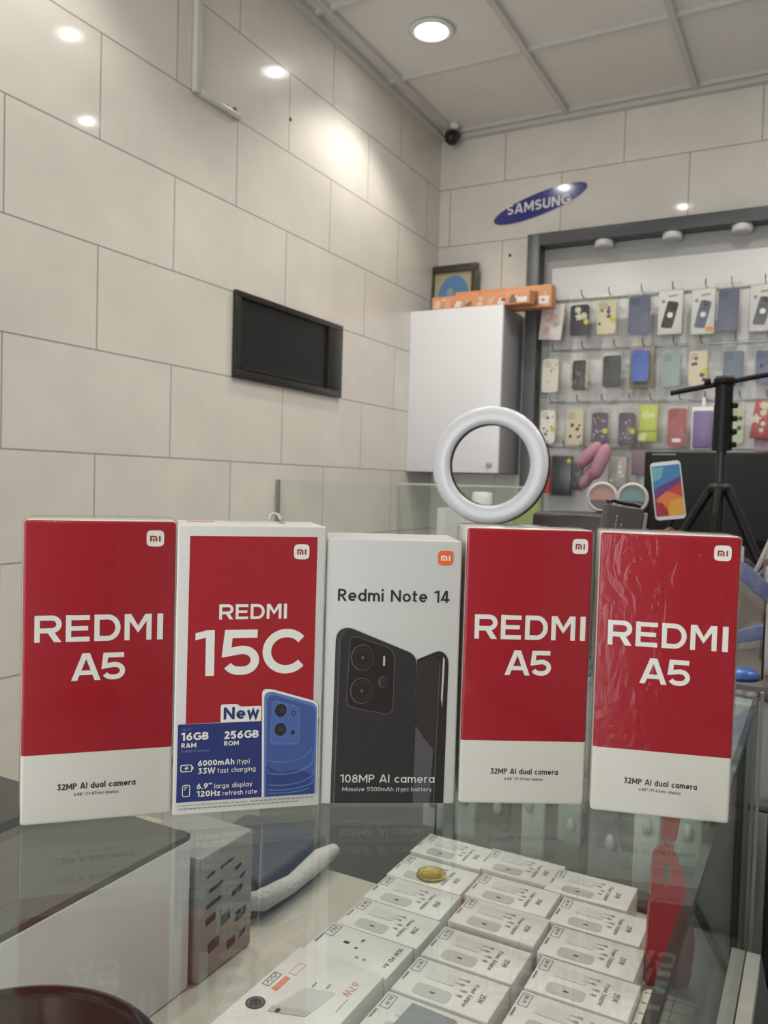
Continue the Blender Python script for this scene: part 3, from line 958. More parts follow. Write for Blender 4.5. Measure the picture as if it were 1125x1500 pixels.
def toy_box(name, label, x0, x1, y0, y1, z0, h, seed, rot):
    t = thing(name, label, 'box', ((x0 + x1) / 2, (y0 + y1) / 2, z0), (0, 0, rot), 'orange boxes on the cabinet')
    w, d = (x1 - x0) / 2, (y1 - y0) / 2
    MB().box(-w, w, -d, d, 0, h).build('carton', OR, t, bevel=.001)
    rd = random.Random(seed)
    f = Flat()
    for i in range(9):
        a = -w + 2 * w * (i + .15) / 9
        hh = rd.uniform(.35, .8) * h
        f.shape([(a, .1 * h), (a + w * .14, .1 * h), (a + w * .15, hh), (a + .01, hh)], i % 4)
    for i in range(10):
        f.shape(ell(rd.uniform(-.9, .9) * w, rd.uniform(.25, .8) * h, rd.uniform(.004, .012), rd.uniform(.004, .009), 9), rd.randrange(4), .0003)
    lay(f, FRONT(-d - .0003)).build('printed_picture', [mat('box_cream', (.66, .55, .45), .5), mat('box_peach', (.70, .38, .24), .5), mat('box_white', (.7, .7, .7), .5), mat('box_brown', (.22, .14, .10), .5)], t)
    lay(Flat().shape([(w - .05, .15 * h), (w - .012, .15 * h), (w - .012, .5 * h), (w - .05, .5 * h)]), FRONT(-d - .0004)).build('white_corner_label', WHITE_INK, t)


toy_box('gift_box', 'long orange printed box lying behind, overhanging the right side of the cabinet', -1.400, -.985, 3.175, 3.235, .7145, .088, 3, .0)
toy_box('gift_box', 'lower orange and white printed box at the front edge of the cabinet top', -1.465, -1.045, 3.085, 3.150, .7145, .052, 6, .0)

# ================================================================== BACK COUNTER AND WHAT STANDS ON IT
ZB = -.25
t = thing('service_counter', 'dark brown service counter behind the glass showcase', 'counter', (0, 0, ZF))
MB().box(-.86, 1.2, 1.16, 2.78, .0005, ZB - ZF - .02).build('body', mat('counter_front', (.30, .325, .305), .4), t, bevel=.002)
MB().box(-.87, 1.22, 1.15, 2.80, ZB - ZF - .0195, ZB - ZF).build('worktop', mat('counter_top', (.09, .075, .065), .4, noise=.2, nscale=5), t, bevel=.002)

# ring light
t = thing('ring_light', 'large white ring light standing behind the row of phone boxes', 'ring light', (-.672, 1.745, ZB))
RC = .2945
ring = MB()
prof = []
for i in range(20):
    a = 2 * math.pi * i / 20
    c, s = math.cos(a), math.sin(a)
    prof.append((.1135 + .0205 * math.copysign(abs(c) ** .75, c), .010 * math.copysign(abs(s) ** .75, s)))
MR = Matrix.Translation((0, 0, RC)) @ Matrix.Rotation(.13, 4, 'Z') @ Matrix.Rotation(math.pi / 2 - .05, 4, 'X')
ring.lathe(prof, 64, M=MR, closed=True)
ring.build('diffuser', mat('ring_diffuser', (.66, .67, .71), .28, coat=.3), t)
bk = MB()
bk.lathe([(.0925, -.006), (.091, -.012), (.096, -.020), (.130, -.020), (.136, -.012), (.1345, -.004)], 64, M=MR)
bk.build('back_shell', BLACK_PLASTIC, t)
MB().tube([(0, .025, .004), (0, .025, RC - .132)], .007, 12).build('pole', BLACK_PLASTIC, t)
MB().lathe([(0, .012), (.06, .010), (.075, .004), (.076, .0005), (0, .0005)], 32).build('base', BLACK_PLASTIC, t, loc=(0, .025, 0))

# tripod
t = thing('tripod', 'black tripod with a wide cross bar on the service counter', 'tripod', (-.178, 1.70, ZB))
k = -ZB
MB().lathe([(.0, .205 + k), (.019, .205 + k), (.020, .216 + k), (.016, .222 + k), (0, .222 + k)], 20).build('head', BLACK_PLASTIC, t)
MB().tube([(0, 0, .205 + k), (0, 0, .165 + k)], [.0165, .0165], 18).build('neck', BLACK_PLASTIC, t)
MB().tube([(0, 0, .165 + k), (0, 0, .079 + k)], [.0175, .0185], 18).build('upper_column', BLACK_PLASTIC, t)
b = MB()
for q in range(4):
    b.lathe([(0, -.006), (.005, -.005), (.006, 0), (.005, .005), (0, .006)], 10, M=Matrix.Translation((.021, -.004, .165 + k - q * .025)))
b.build('knob_row', BLACK_PLASTIC, t)
MB().tube([(0, 0, .079 + k), (0, 0, .02)], .010, 14).build('lower_column', mat('tripod_grey', (.02, .019, .0195), .4), t)
b = MB().tube([(-.098, -.008, .191 + k), (.10, .008, .2285 + k)], .0055, 10)
b.tube([(.085, .008, .226 + k), (.085, .008, .252 + k)], .005, 8)
b.lathe([(0, 0), (.006, 0), (.006, .012), (0, .013)], 10, M=Matrix.Translation((-.03, -.008, .205 + k)))
b.build('cross_bar', BLACK_PLASTIC, t)
MB().lathe([(.010, .016 + k), (.022, .012 + k), (.026, -.0 + k), (.018, -.008 + k), (.010, -.010 + k)], 20).build('collar', BLACK_PLASTIC, t)
for a in (200, 330, 268):
    c, s = math.cos(math.radians(a)), math.sin(math.radians(a))
    MB().tube([(c * .018, s * .018, .002 + k), (c * .15, s * .15, .009)], [.009, .008], 10).build('leg', mat('tripod_leg', (.008, .0075, .0075), .4, spec=.3), t)

# monitors
t = thing('monitor', 'black flat monitor behind the tripod on the service counter', 'monitor', (-.17, 2.60, ZB))
MB().box(-.322, .322, .0, .035, .09, .366).build('housing', BLACK_PLASTIC, t, bevel=.004)
MB().box(-.300, .06, -.003, -.0003, .11, .352).build('screen', mat('monitor_screen', (.012, .012, .011), .45, spec=.25), t)
MB().box(.10, .302, -.003, -.0003, .11, .352).build('screen', mat('monitor_screen', (.012, .012, .012), .4), t)
lay(Flat().shape([(-.300, .356), (-.23, .356), (-.23, .360), (-.300, .360)]), FRONT(-.0004)).build('bezel_strip', GREY_INK, t)
MB().box(-.03, .03, .010, .03, .006, .09).build('neck', BLACK_PLASTIC, t)
MB().box(-.11, .11, -.06, .07, .0005, .006).build('foot', BLACK_PLASTIC, t, bevel=.001)

# phone in holder
t = thing('smartphone', 'white framed smartphone with colourful faceted wallpaper tilted in a holder', 'smartphone', (-.2585, 1.60, -.002), (-.12, -.135, .22))
pw, ph = .027, .0545
MB().prism(rrect(-pw, pw, -ph, ph, .007), 0, .008, M=Matrix.Rotation(math.pi / 2, 4, 'X')).build('body', WHITE_PLASTIC, t)
f = Flat()
sx, sy = pw * .93, ph * .87
PC = [mat('wall_teal', (.16, .42, .46), .3), mat('wall_blue', (.06, .22, .45), .3), mat('wall_purple', (.13, .05, .22), .3), mat('wall_red', (.55, .06, .05), .3), mat('wall_orange', (.70, .20, .06), .3), mat('wall_yellow', (.72, .36, .06), .3), mat('wall_crimson', (.34, .03, .05), .3)]
def sc(pts): return [(a * sx, c * sy) for a, c in pts]
f.shape(sc([(-1, -1), (1, -1), (1, 1), (-1, 1)]), 1)
f.shape(sc([(-1, .95), (-.1, .95), (-.4, .5), (-1, .38)]), 0, .0002)
f.shape(sc([(-1, .08), (1, .52), (1, .22), (-1, -.36)]), 2, .0003)
f.shape(sc([(-.62, -.2), (1, .28), (1, -1), (-1, -1), (-1, -.36)]), 3, .0004)
f.shape(sc([(-.9, -.36), (-.1, -.02), (1, -.3), (1, -1), (0, -1)]), 4, .0005)
f.shape(sc([(.05, -.42), (1, -.34), (1, -1), (-.2, -1)]), 5, .0006)
f.shape(sc([(-1, -.42), (-.5, -.48), (-.15, -.78), (-.1, -1), (-1, -1)]), 6, .0007)
lay(f, FRONT(-.0083)).build('screen', PC, t)
t = thing('phone_holder', 'black phone holder with a curved grey cradle under the colourful smartphone', 'phone holder', (-.270, 1.62, ZB))
b = MB()
cr = [(-.052, -.01, .185), (-.040, -.01, .168), (-.018, -.01, .158), (.006, -.01, .162), (.022, -.01, .176)]
b.tube(cr, [.007, .012, .013, .011, .006], 12)
b.build('cradle', mat('holder_grey', (.10, .10, .105), .3), t)
MB().tube([(.012, -.004, .17), (.020, -.006, .20), (.026, -.003, .232)], .005, 8).build('back_plate', BLACK_PLASTIC, t)
MB().tube([(0, -.004, .150), (0, 0, .006)], .009, 12).build('stem', BLACK_PLASTIC, t)
MB().lathe([(0, .008), (.045, .007), (.05, .0005), (0, .0005)], 24).build('base', BLACK_PLASTIC, t)

# dark box behind with the two round clip lights on it
tag(MB().box(-.60, -.375, 1.84, 2.04, ZB + .0005, -.060).build('storage_box', mat('storage_dark', (.035, .028, .030), .45), bevel=.012, seg=3), 'dark brown rounded storage box behind the ring light', 'box')
for x, col, nm in ((-.462, (.52, .30, .26), 'peach pink round clip mirror light standing on the dark storage box'), (-.392, (.22, .33, .33), 'teal round clip mirror light standing on the dark storage box')):
    t = thing('clip_light', nm, 'clip light', (x, 1.945, -.0595), (0, 0, .2), 'round clip lights')
    M = Matrix.Translation((0, 0, .037)) @ Matrix.Rotation(math.pi / 2, 4, 'X')
    MB().lathe([(.030, -.005), (.0345, -.005), (.0365, 0), (.0345, .005), (.030, .005), (.0285, 0)], 36, M=M, closed=True).build('rim', mat('clip_rim', (.60, .57, .53), .4), t)
    cm = mat('clip_disc_%d' % int(col[0] * 100), col, .5)
    f = Flat()
    f.shape([(.0295 * math.cos(math.radians(a)), .037 + .0295 * math.sin(math.radians(a))) for a in range(-12, 193, 6)], 0)
    f.shape([(.0295 * math.cos(math.radians(a)), .037 + .0295 * math.sin(math.radians(a))) for a in range(192, 349, 6)], 1)
    lay(f, FRONT(-.001)).build('disc', [cm, mat('clip_lower', (.16, .14, .14), .2)], t)
    MB().box(-.012, .012, -.008, .010, .0005, .006).build('clip', DARK_PLASTIC, t, bevel=.001)

tag(MB().box(-.735, -.668, 2.10, 2.125, ZB + .0005, -.030).build('lime_box', mat('lime_card', (.30, .38, .14), .45), bevel=.001), 'lime green narrow box standing between the ring light and the dark storage box', 'box')

# dark grey printed accessory carton with a cable on top
t = thing('power_brick', 'dark grey power bank box with white printed lines and a black cable on top', 'power bank', (-.280, 1.21, ZB + .0035), (0, .10, .50))
MB().box(-.026, .030, -.012, .012, 0, .222).build('body', mat('brick_grey', (.075, .068, .066), .45), t, bevel=.003)
f = Flat()
for x, ln in ((-.010, .062), (-.002, .050), (.004, .042), (.009, .034), (.014, .026)):
    for q in range(int(ln / .006)):
        f.shape([(x, .150 + q * .006), (x + .0014, .150 + q * .006), (x + .0020, .154 + q * .006), (x + .0006, .154 + q * .006)])
lay(f, FRONT(-.0123)).build('printed_text', mat('pale_print', (.45, .43, .42), .5), t)
MB().box(.0305, .036, -.013, .013, .004, .216).build('side_clip', mat('clip_steel', (.25, .24, .24), .3), t, bevel=.002)
MB().tube([(-.024, -.008, .2255), (-.016, -.004, .2285), (-.006, -.002, .2268), (.006, .0, .2262), (.018, .004, .2262), (.029, .004, .2245)], .0032, 8).build('cable', mat('cable_black', (.015, .014, .014), .3), t)

# glass display case along the left wall
GT = clear('tall_glass', (0.96, 0.98, 0.97))
t = thing('glass_case', 'clear glass display case against the left wall under the white cabinet', 'glass case', (XL, 2.15, -.62))
zt = .62 - .004
MB().box(.012, .60, 0, .006, 0, zt).build('front_pane', [GT], t)
MB().box(.594, .60, .0065, .84, 0, zt).build('side_pane', [GT], t)
MB().box(.012, .60, .846, .852, 0, zt + .002).build('back_pane', [GT], t)
MB().box(.012, .60, .0, .852, -.58 + .0005, -.0005).build('plinth', mat('case_plinth', (.42, .41, .38), .45), t)
MB().box(.002, .0115, .0, .010, 0, zt).build('wall_profile', mat('case_profile', (.25, .25, .23), .3), t)
MB().box(.012, .594, .8405, .8455, zt - .006, zt).build('top_edge', mat('bright_edge', (.62, .64, .62), .2), t)
tag(MB().lathe([(0, 0), (.035, 0), (.036, .002), (.036, .055), (.030, .06), (0, .06)], 20).build('white_jar', WHITE_PLASTIC, loc=(-1.07, 2.72, -.0875)), 'small white jar seen through the ring light', 'jar')
tag(MB().box(-1.20, -1.0, 2.62, 2.85, -.6195, -.088).build('display_stand', mat('stand_white', (.55, .55, .53), .4), bevel=.003), 'pale display stand inside the tall glass case', 'stand')

# clutter at the right, on the service counter
t = thing('wall_hook', 'white bent plastic hanger standing at the right edge behind the showcase', 'hanger', (-.078, 1.22, ZB))
MB().tube([(.030, 0, .236), (.022, 0, .20), (.004, 0, .150), (-.001, 0, .141), (.004, 0, .136), (.014, 0, .15), (.020, .002, .0015)], .0032, 10).build('hanger_rod', mat('hanger_white', (.5, .5, .5), .35), t)
tag(MB().box(-.075, .10, 1.34, 1.52, ZB + .0005, -.098).build('carton', mat('brown_card', (.20, .14, .09), .7, noise=.15), bevel=.002), 'brown cardboard carton behind the blue packets', 'carton')
BLUEP = mat('packet_blue', (.09, .11, .27), .45, bump=.8, bscale=40)
for i, (P, r, lab) in enumerate((
    ([(-.108, 1.19, -.094), (-.085, 1.18, -.110), (-.062, 1.175, -.130), (-.03, 1.17, -.15)], [.012, .017, .017, .015], 'upper blue packet in clear wrap sloping down at the right edge'),
    ([(-.105, 1.245, -.207), (-.08, 1.245, -.198), (-.055, 1.175, -.190), (-.03, 1.17, -.185)], [.010, .013, .012, .012], 'lower blue packet in clear wrap lying at the right edge'))):
    t = thing('blue_packet', lab, 'packet', (0, 0, 0), group='blue packets behind the showcase')
    for nm_, m_, q0, th in (('packet', BLUEP, .8, .004), ('clear_wrap', FILM, 1.25, .006)):
        up_ = [(p[0], p[2] + rr * q0) for p, rr in zip(P, r)]
        dn_ = [(p[0], p[2] - rr * q0 * (1.0 if nm_ == 'packet' else 1.35)) for p, rr in zip(P, r)][::-1]
        MB().prism(up_ + dn_, -th, th, M=Matrix.Translation((0, P[1][1], 0)) @ Matrix.Rotation(math.pi / 2, 4, 'X')).build(nm_, m_, t, bevel=.002)
    MB().tube([(P[2][0], P[1][1] + .0095, P[2][2]), (P[2][0], P[1][1] + .0105 + .012 * i, ZB + .001)], .0013, 8).build('peg', BLACK_PLASTIC, t)
tag(MB().lathe([(0, .012), (.020, .011), (.026, .004), (.024, .0005), (0, .0005)], 24).build('blue_disc', mat('cap_blue', (.05, .15, .50), .3), loc=(-.09, 1.19, ZB)), 'bright blue round disc beside the rightmost box', 'disc')

# ================================================================== LOWER COUNTER AT THE LEFT (seen through the glass)
BEIGE = mat('counter_beige', (0.47, 0.45, 0.39), 0.4, noise=.14, nscale=9)
t = thing('side_counter', 'low beige counter standing left of the glass showcase', 'counter', (0, 0, ZF))
MB().box(-1.02, -.436, -.1, .815, .0005, ZS - ZF - .0205).build('body', mat('side_body', (.16, .16, .155), .5), t, bevel=.002)
MB().box(-1.03, -.434, -.11, .83, ZS - ZF - .02, ZS - ZF).build('worktop', BEIGE, t, bevel=.002)

t = thing('appliance_carton', 'big white carton with a dark grey lid left below the glass', 'carton', (-.67, .33, ZS + .0015))
MB().box(-.175, .175, -.235, .235, 0, .138).build('body', mat('carton_white', (.66, .655, .68), .4), t, bevel=.001)
MB().box(-.1755, .1745, -.2355, .2355, .1385, .1445).build('lid', mat('lid_grey', (.055, .058, .052), .5), t, bevel=.001)

CG = mat('carton_grey', (.30, .295, .28), .5)
t = thing('icon_carton', 'grey carton printed with dark icons standing behind the big white carton', 'carton', (-.535, .612, ZS + .0015))
MB().box(-.045, .045, -.040, .040, 0, .118).build('body', CG, t, bevel=.002)
f = Flat()
rd = random.Random(4)
for (u, v, w, h) in ((-.030, .095, .012, .003), (-.010, .097, .02, .003), (-.026, .080, .020, .004), (.012, .086, .010, .004), (.020, .075, .008, .004), (-.03, .066, .022, .004),
                     (.008, .062, .016, .006), (-.030, .050, .014, .007), (-.008, .040, .014, .009), (.014, .034, .016, .010), (-.026, .022, .016, .010), (.002, .012, .012, .009), (.02, .015, .01, .006)):
    f.shape(round_path([(u, v), (u + w, v + .002), (u + w, v + h + .002), (u, v + h)], .002), 0)
f.v = [(x, y, z) for x, y, z in f.v]
M = Matrix(((0, 0, 1, .0453), (1, 0, 0, 0), (0, 1, 0, 0), (0, 0, 0, 1)))
lay(f, M).build('printed_icons', mat('icon_dark', (.045, .043, .04), .5), t)
f = Flat()
text(f, 'POC', -.02, .02, -.01, .010)
f2 = Flat(); f2.shape(ell(-.012, -.012, .014, .011, 14), 0)
lay(f2, TOP(.1186)).build('dark_emblem', BLACK_INK, t)

t = thing('plush_pouch', 'dark slate pouch with a white fluffy rim beside the grey icon carton', 'pouch', (-.563, .765, ZS + .0015), (0, 0, .04))
MB().box(-.075, .050, -.075, .075, 0, .040).build('body', mat('pouch_slate', (.055, .062, .070), .6, bump=.5, bscale=60), t, bevel=.012, seg=3)
b = MB()
pts = [(.053, .080, .014), (.056, .04, .020), (.055, -.02, .016), (.051, -.07, .020), (.020, -.082, .014), (-.04, -.082, .018)]
b.tube(pts, [.008, .012, .010, .012, .009, .010], 12)
b.build('fluffy_rim', mat('fluff_white', (.58, .57, .54), .95, bump=1.0, bscale=220), t)

# dark round dish on the glass
t = thing('round_dish', 'dark brown glossy round dish lying on the glass at the lower left', 'dish', (-.237, .172, ZG + .0003))
MB().lathe([(0, .0025), (.050, .0025), (.056, .0032), (.0585, .0022), (.0585, 0), (0, 0)], 64).build('plate', mat('dish_brown', (.022, .016, .014), .1, spec=.35), t)

# ================================================================== GLASS SHOWCASE
t = thing('glass_showcase', 'glass topped showcase under the row of phone boxes', 'showcase', (0, 0, ZF))
GX0, GX1, GY0, GY1 = -.4225, -.0495, -.10, .936
zg = ZG - ZF


def pane(name, x0, x1, y0, y1, z0, z1, thin):
    b = MB().box(x0, x1, y0, y1, z0, z1)
    # the two broad faces are clear; the cut edges are dark green
    ax = {'x': 2, 'y': 1, 'z': 0}[thin]
    idx = {0: (0, 1), 1: (2, 3), 2: (4, 5)}[ax]
    b.mi = [0 if i in idx else 1 for i in range(6)]
    return b.build(name, [GLASS, GLASS_EDGE], t)


pane('top_pane', GX0, GX1, GY0, GY1, zg - .006, zg, 'z')
pane('side_pane', GX1 - .0065, GX1 - .0005, GY0, GY1 - .0065, ZS - ZF - .01, zg - .0065, 'x')
pane('back_pane', GX0 + .007, GX1 - .001, GY1 - .006, GY1, ZS - ZF - .01, zg - .0065, 'y')
MB().box(GX0 + .006, GX1 - .008, GY0 + .01, GY1 - .007, ZS - ZF - .012, ZS - ZF).build('shelf_board', mat('shelf_white', (.52, .54, .51), .4, noise=.05), t)
MB().box(GX0 + .006, GX1 - .0005, GY0 + .01, GY1 - .001, .0005, ZS - ZF - .013).build('base', mat('showcase_base', (.28, .28, .27), .5), t, bevel=.002)
MB().box(GX1 + .0003, GX1 + .013, GY0 + .01, GY1 - .03, ZS - ZF - .02, ZS - ZF).build('reflector_ledge', mat('reflector_pale', (.50, .50, .46), .4), t)  # added ledge, gives the side pane a pale surface to reflect
MB().box(GX1 + .0002, GX1 + .0035, GY1 - .004, GY1 + .004, .0, zg + .0005).build('corner_profile', mat('clear_profile', (.22, .215, .19), .25), t)
MB().box(GX0 + .006, GX1 - .008, GY1 - .0088, GY1 - .0063, ZS - ZF + .0003, ZS - ZF + .006).build('rear_edge', GLASS_EDGE, t)

# right: grey bag with black piping
t = thing('grey_bag', 'grey bag with black piping leaning beside the showcase at the right edge', 'bag', (.050, .985, ZF + .0015), (0, 0, 0))
MB().box(-.083, .17, -.02, .15, 0, .985).build('body', mat('bag_grey', (.17, .165, .16), .6, bump=.3, bscale=30), t, bevel=.012, seg=3)
MB().tube([(-.070, -.024, .98), (-.081, -.024, .968), (-.084, -.024, .94), (-.084, -.024, .70), (-.080, -.024, .665), (-.05, -.024, .72), (.0, -.024, .80)], .0042, 8).build('piping', BLACK_PLASTIC, t)

# ------------------------------------------------------------------ phone boxes on the glass
A5_RED = (0.33, 0.009, 0.020)


def face_frame(A, ang):
    return (A[0], A[1], ZG + .0006), (0, 0, math.radians(ang))


def box_carton(w, h, d, material, parent, bev=.0022):
    return MB().box(0, w, 0, d, 0, h).build('carton', material, parent, bevel=bev, seg=3)


def a5_box(A, ang, label, w=.0865, h=.1812, d=.050, wrap_bump=.16, shift=0.0):
    loc, rot = face_frame(A, ang)
    t = thing('phone_box', label, 'phone box', loc, rot, 'phone boxes on the glass')
    m = MATS.get('a5_card')
    if not m:
        m = two_zone_mat('a5_card', (0.68, 0.66, 0.60), A5_RED, .042, .0012)
        MATS['a5_card'] = m
    box_carton(w, h, d, m, t)
    s = .001
    f = Flat()
    k = .001
    f.big('REDMI', 6.9 * k, 109 * k, [14.9 * k, 13.3 * k, 14.9 * k, 15.7 * k, 3.4 * k], [2.3 * k, 2.6 * k, 2.3 * k, 3.3 * k, 0], 15.9 * k, 3.0 * k, 0)
    f.big('A5', 27.4 * k, 85.5 * k, [16.6 * k, 13.6 * k], [.4 * k, 0], 16.4 * k, 3.05 * k, 0)
    lay(f, FRONT(-.0002)).build('product_lettering', WHITE_INK, t)
    f = Flat()
    mi_logo(f, 69 * k, 79.3 * k, 165.9 * k, 175.7 * k, 0, 1, 0)
    lay(f, FRONT(-.0002)).build('maker_logo', [WHITE_INK, RED_INK], t)
    f = Flat()
    text(f, '32MP AI dual camera', 20.4 * k, 65 * k, 20.0 * k, 3.7 * k, bold=.018)
    text(f, '6.88" (17.47cm) display', 29.8 * k, 55.4 * k, 16.0 * k, 1.75 * k)
    lay(f, FRONT(-.0002)).build('camera_lettering', BLACK_INK, t)
    wr = MB().box(-.0006, w + .0006, -.0010, d + .0006, .0002, h + .0006)
    wr.build('shrink_wrap', WRAP if wrap_bump < .2 else clear('shrink_wrap_tight', (.985, .985, .985), 0.07, 0.026, bump=.6, bscale=75, stretch=(1, 1, .5)), t, bevel=.0022, seg=3)
    return t


def shift(A, ang, mm):
    a = math.radians(ang)
    return (A[0] + math.cos(a) * mm / 1000, A[1] + math.sin(a) * mm / 1000)


a5_box((-.4079, .3160), 45.5, 'red and white phone box reading A5, leftmost in the row')
a5_box(shift((-.2007, .4903), 30.3, -1.7), 30.3, 'red and white phone box reading A5, second from the right in the row', w=.0830)
a5_box(shift((-.1237, .5262), 16.7, -1.3), 16.7, 'red and white phone box reading A5 in crinkled wrap, rightmost in the row', w=.0850, wrap_bump=.4)

k = .001
# ---- the 15C box
loc, rot = face_frame((-.3439, .3751), 43.1)
t = thing('phone_box', 'white framed phone box reading 15C with a blue phone picture', 'phone box', loc, rot, 'phone boxes on the glass')
box_carton(.0918, .1795, .055, WHITE_CARD, t, .0012)
f = Flat()
f.shape([(7 * k, 57 * k), (86 * k, 57 * k), (86 * k, 172.9 * k), (7.4 * k, 172.9 * k)])
lay(f, FRONT(-.0001)).build('red_panel', RED_INK, t)
f = Flat()
mi_logo(f, 71.2 * k, 81 * k, 158.8 * k, 168.3 * k, 0, 1, 0)
lay(f, FRONT(-.0003)).build('maker_logo', [WHITE_INK, RED_INK], t)
f = Flat()
f.big('REDMI', 25.8 * k, 121.3 * k, [8.6 * k, 7.7 * k, 8.7 * k, 9.2 * k, 2.0 * k], [1.4 * k, 1.5 * k, 1.3 * k, 1.5 * k, 0], 9.4 * k, 1.75 * k)
f.big('15C', 11.8 * k, 86.4 * k, [11.6 * k, 23.0 * k, 28.6 * k], [4.6 * k, 2.0 * k, 0], 28.4 * k, 5.3 * k)
lay(f, FRONT(-.0003)).build('product_lettering', WHITE_INK, t)
f = Flat()
f.shape([(2.2 * k, 8.2 * k), (89.5 * k, 8.2 * k), (89.7 * k, 56.6 * k), (2.4 * k, 56.8 * k)])
lay(f, FRONT(-.0003)).build('blue_panel', BLUE_INK, t)
# "New" with white outline
f = Flat()
f.shape(round_path([(28.0 * k, 56.9 * k), (53 * k, 56.9 * k), (53 * k, 66.5 * k), (40 * k, 66.5 * k), (38 * k, 68.3 * k), (28 * k, 68.3 * k)], 1.2 * k), 0, 0)
text(f, 'New', 29.8 * k, 51.6 * k, 58.8 * k, 7.6 * k, 1, .0002, t=.19)
lay(f, FRONT(-.0005)).build('new_banner', [WHITE_INK, BLUE_INK], t)
# blue phone picture
f = Flat()
out = [(55.2 * k, 8.2 * k), (88.9 * k, 8.2 * k), (88.4 * k, 66.5 * k), (58.2 * k, 76.0 * k), (53.5 * k, 73.0 * k)]
f.shape(round_path([(54.6 * k, 8.2 * k), (89.4 * k, 8.2 * k), (89.2 * k, 67.5 * k), (57.5 * k, 77.4 * k), (53.2 * k, 76.5 * k)], [0, 0, 4 * k, 6 * k, 3 * k]), 0, 0)
f.shape(round_path([(55.8 * k, 8.2 * k), (88.9 * k, 8.2 * k), (88.4 * k, 66.2 * k), (58.5 * k, 75.6 * k), (54.6 * k, 73.8 * k)], [0, 0, 4 * k, 4 * k, 3 * k]), 1, .0002)
f.shape(round_path([(57.2 * k, 8.2 * k), (87.6 * k, 8.2 * k), (87.2 * k, 64.5 * k), (59.5 * k, 73.6 * k), (56.4 * k, 71.0 * k)], [0, 0, 4 * k, 4 * k, 3 * k]), 2, .0004)
f.shape([(57.0 * k, 8.4 * k), (87.6 * k, 8.4 * k), (87.5 * k, 20 * k), (78 * k, 25 * k), (66 * k, 23 * k), (56.8 * k, 28 * k)], 7, .0005)
f.shape(round_path([(58.8 * k, 43.5 * k), (61 * k, 41.5 * k), (76.0 * k, 40.8 * k), (77.6 * k, 43.0 * k), (77.4 * k, 65 * k), (60 * k, 70 * k)], 3 * k), 1, .0006)
f.shape(round_path([(59.3 * k, 44.0 * k), (61.4 * k, 42.2 * k), (75.6 * k, 41.4 * k), (77.1 * k, 43.4 * k), (76.9 * k, 64.4 * k), (60.4 * k, 69.2 * k)], 3 * k), 3, .0008)
for cy in (63.2, 51.0):
    f.shape(ell(65.2 * k, cy * k, 4.3 * k, 4.8 * k), 1, .0010)
    f.shape(ell(65.2 * k, cy * k, 3.8 * k, 4.3 * k), 4, .0012)
    f.shape(ell(66.0 * k, cy * k, 1.5 * k, 1.7 * k), 5, .0014)
f.shape(ell(73.3 * k, 60.9 * k, 1.3 * k, 1.6 * k), 4, .0010)
f.shape(ell(73.3 * k, 60.9 * k, .7 * k, .9 * k), 1, .0012)
f.shape(ell(73.2 * k, 48.7 * k, 1.3 * k, 1.4 * k), 4, .0010)
for i, (cy, rx, ry, a0, a1) in enumerate(((40, 18, 10, 230, 355), (36, 21, 14, 225, 360), (32, 20, 10, 240, 350), (27, 23, 12, 240, 345), (21, 24, 9, 245, 340), (16, 22, 6, 240, 320))):
    P = [(68 * k + rx * k * math.cos(math.radians(a0 + (a1 - a0) * q / 14)), cy * k + ry * k * math.sin(math.radians(a0 + (a1 - a0) * q / 14))) for q in range(15)]
    P = [(min(86.5 * k, max(58 * k, a)), max(9 * k, c)) for a, c in P]
    f.stroke(P, .7 * k, 6, .0006)
f.v = [(x, y, z * .4) for x, y, z in f.v]
lay(f, FRONT(-.0006)).build('phone_picture', [WHITE_INK, mat('print_midblue', (.12, .19, .46), .35), mat('print_blue', (.055, .10, .31), .35), mat('print_camblue', (.075, .13, .37), .35), BLACK_INK, mat('print_lens', (.05, .04, .05), .3), mat('print_swirl', (.10, .17, .42), .35), mat('print_deepblue', (.03, .055, .20), .35)], t)
f = Flat()
text(f, 'Up to', 5.0 * k, 10.5 * k, 53.0 * k, 1.5 * k, 1)
text(f, '16GB', 4.6 * k, 20.9 * k, 46.8 * k, 4.9 * k, bold=.028)
text(f, 'RAM', 4.7 * k, 13.6 * k, 42.3 * k, 2.9 * k, bold=.02)
text(f, '8+8GB Extension', 4.8 * k, 21.9 * k, 39.4 * k, 1.5 * k, 1)
text(f, '256GB', 30.4 * k, 51.7 * k, 46.5 * k, 4.9 * k, bold=.028)
text(f, 'ROM', 30.5 * k, 39.5 * k, 42.3 * k, 2.9 * k, bold=.02)
text(f, '6000mAh', 14.8 * k, 37.0 * k, 30.4 * k, 3.6 * k, bold=.022)
text(f, '(typ)', 38.6 * k, 46.5 * k, 30.4 * k, 3.2 * k)
text(f, '33W', 14.9 * k, 25.4 * k, 25.5 * k, 3.6 * k, bold=.022)
text(f, 'fast charging', 26.8 * k, 50.2 * k, 25.4 * k, 3.0 * k)
text(f, '6.9"', 14.4 * k, 23.5 * k, 16.0 * k, 3.6 * k, bold=.022)
text(f, 'large display', 25.0 * k, 48.4 * k, 15.8 * k, 3.0 * k)
text(f, '120Hz', 14.5 * k, 28.8 * k, 11.2 * k, 3.6 * k, bold=.022)
text(f, 'refresh rate', 30.2 * k, 51.5 * k, 11.0 * k, 3.0 * k)
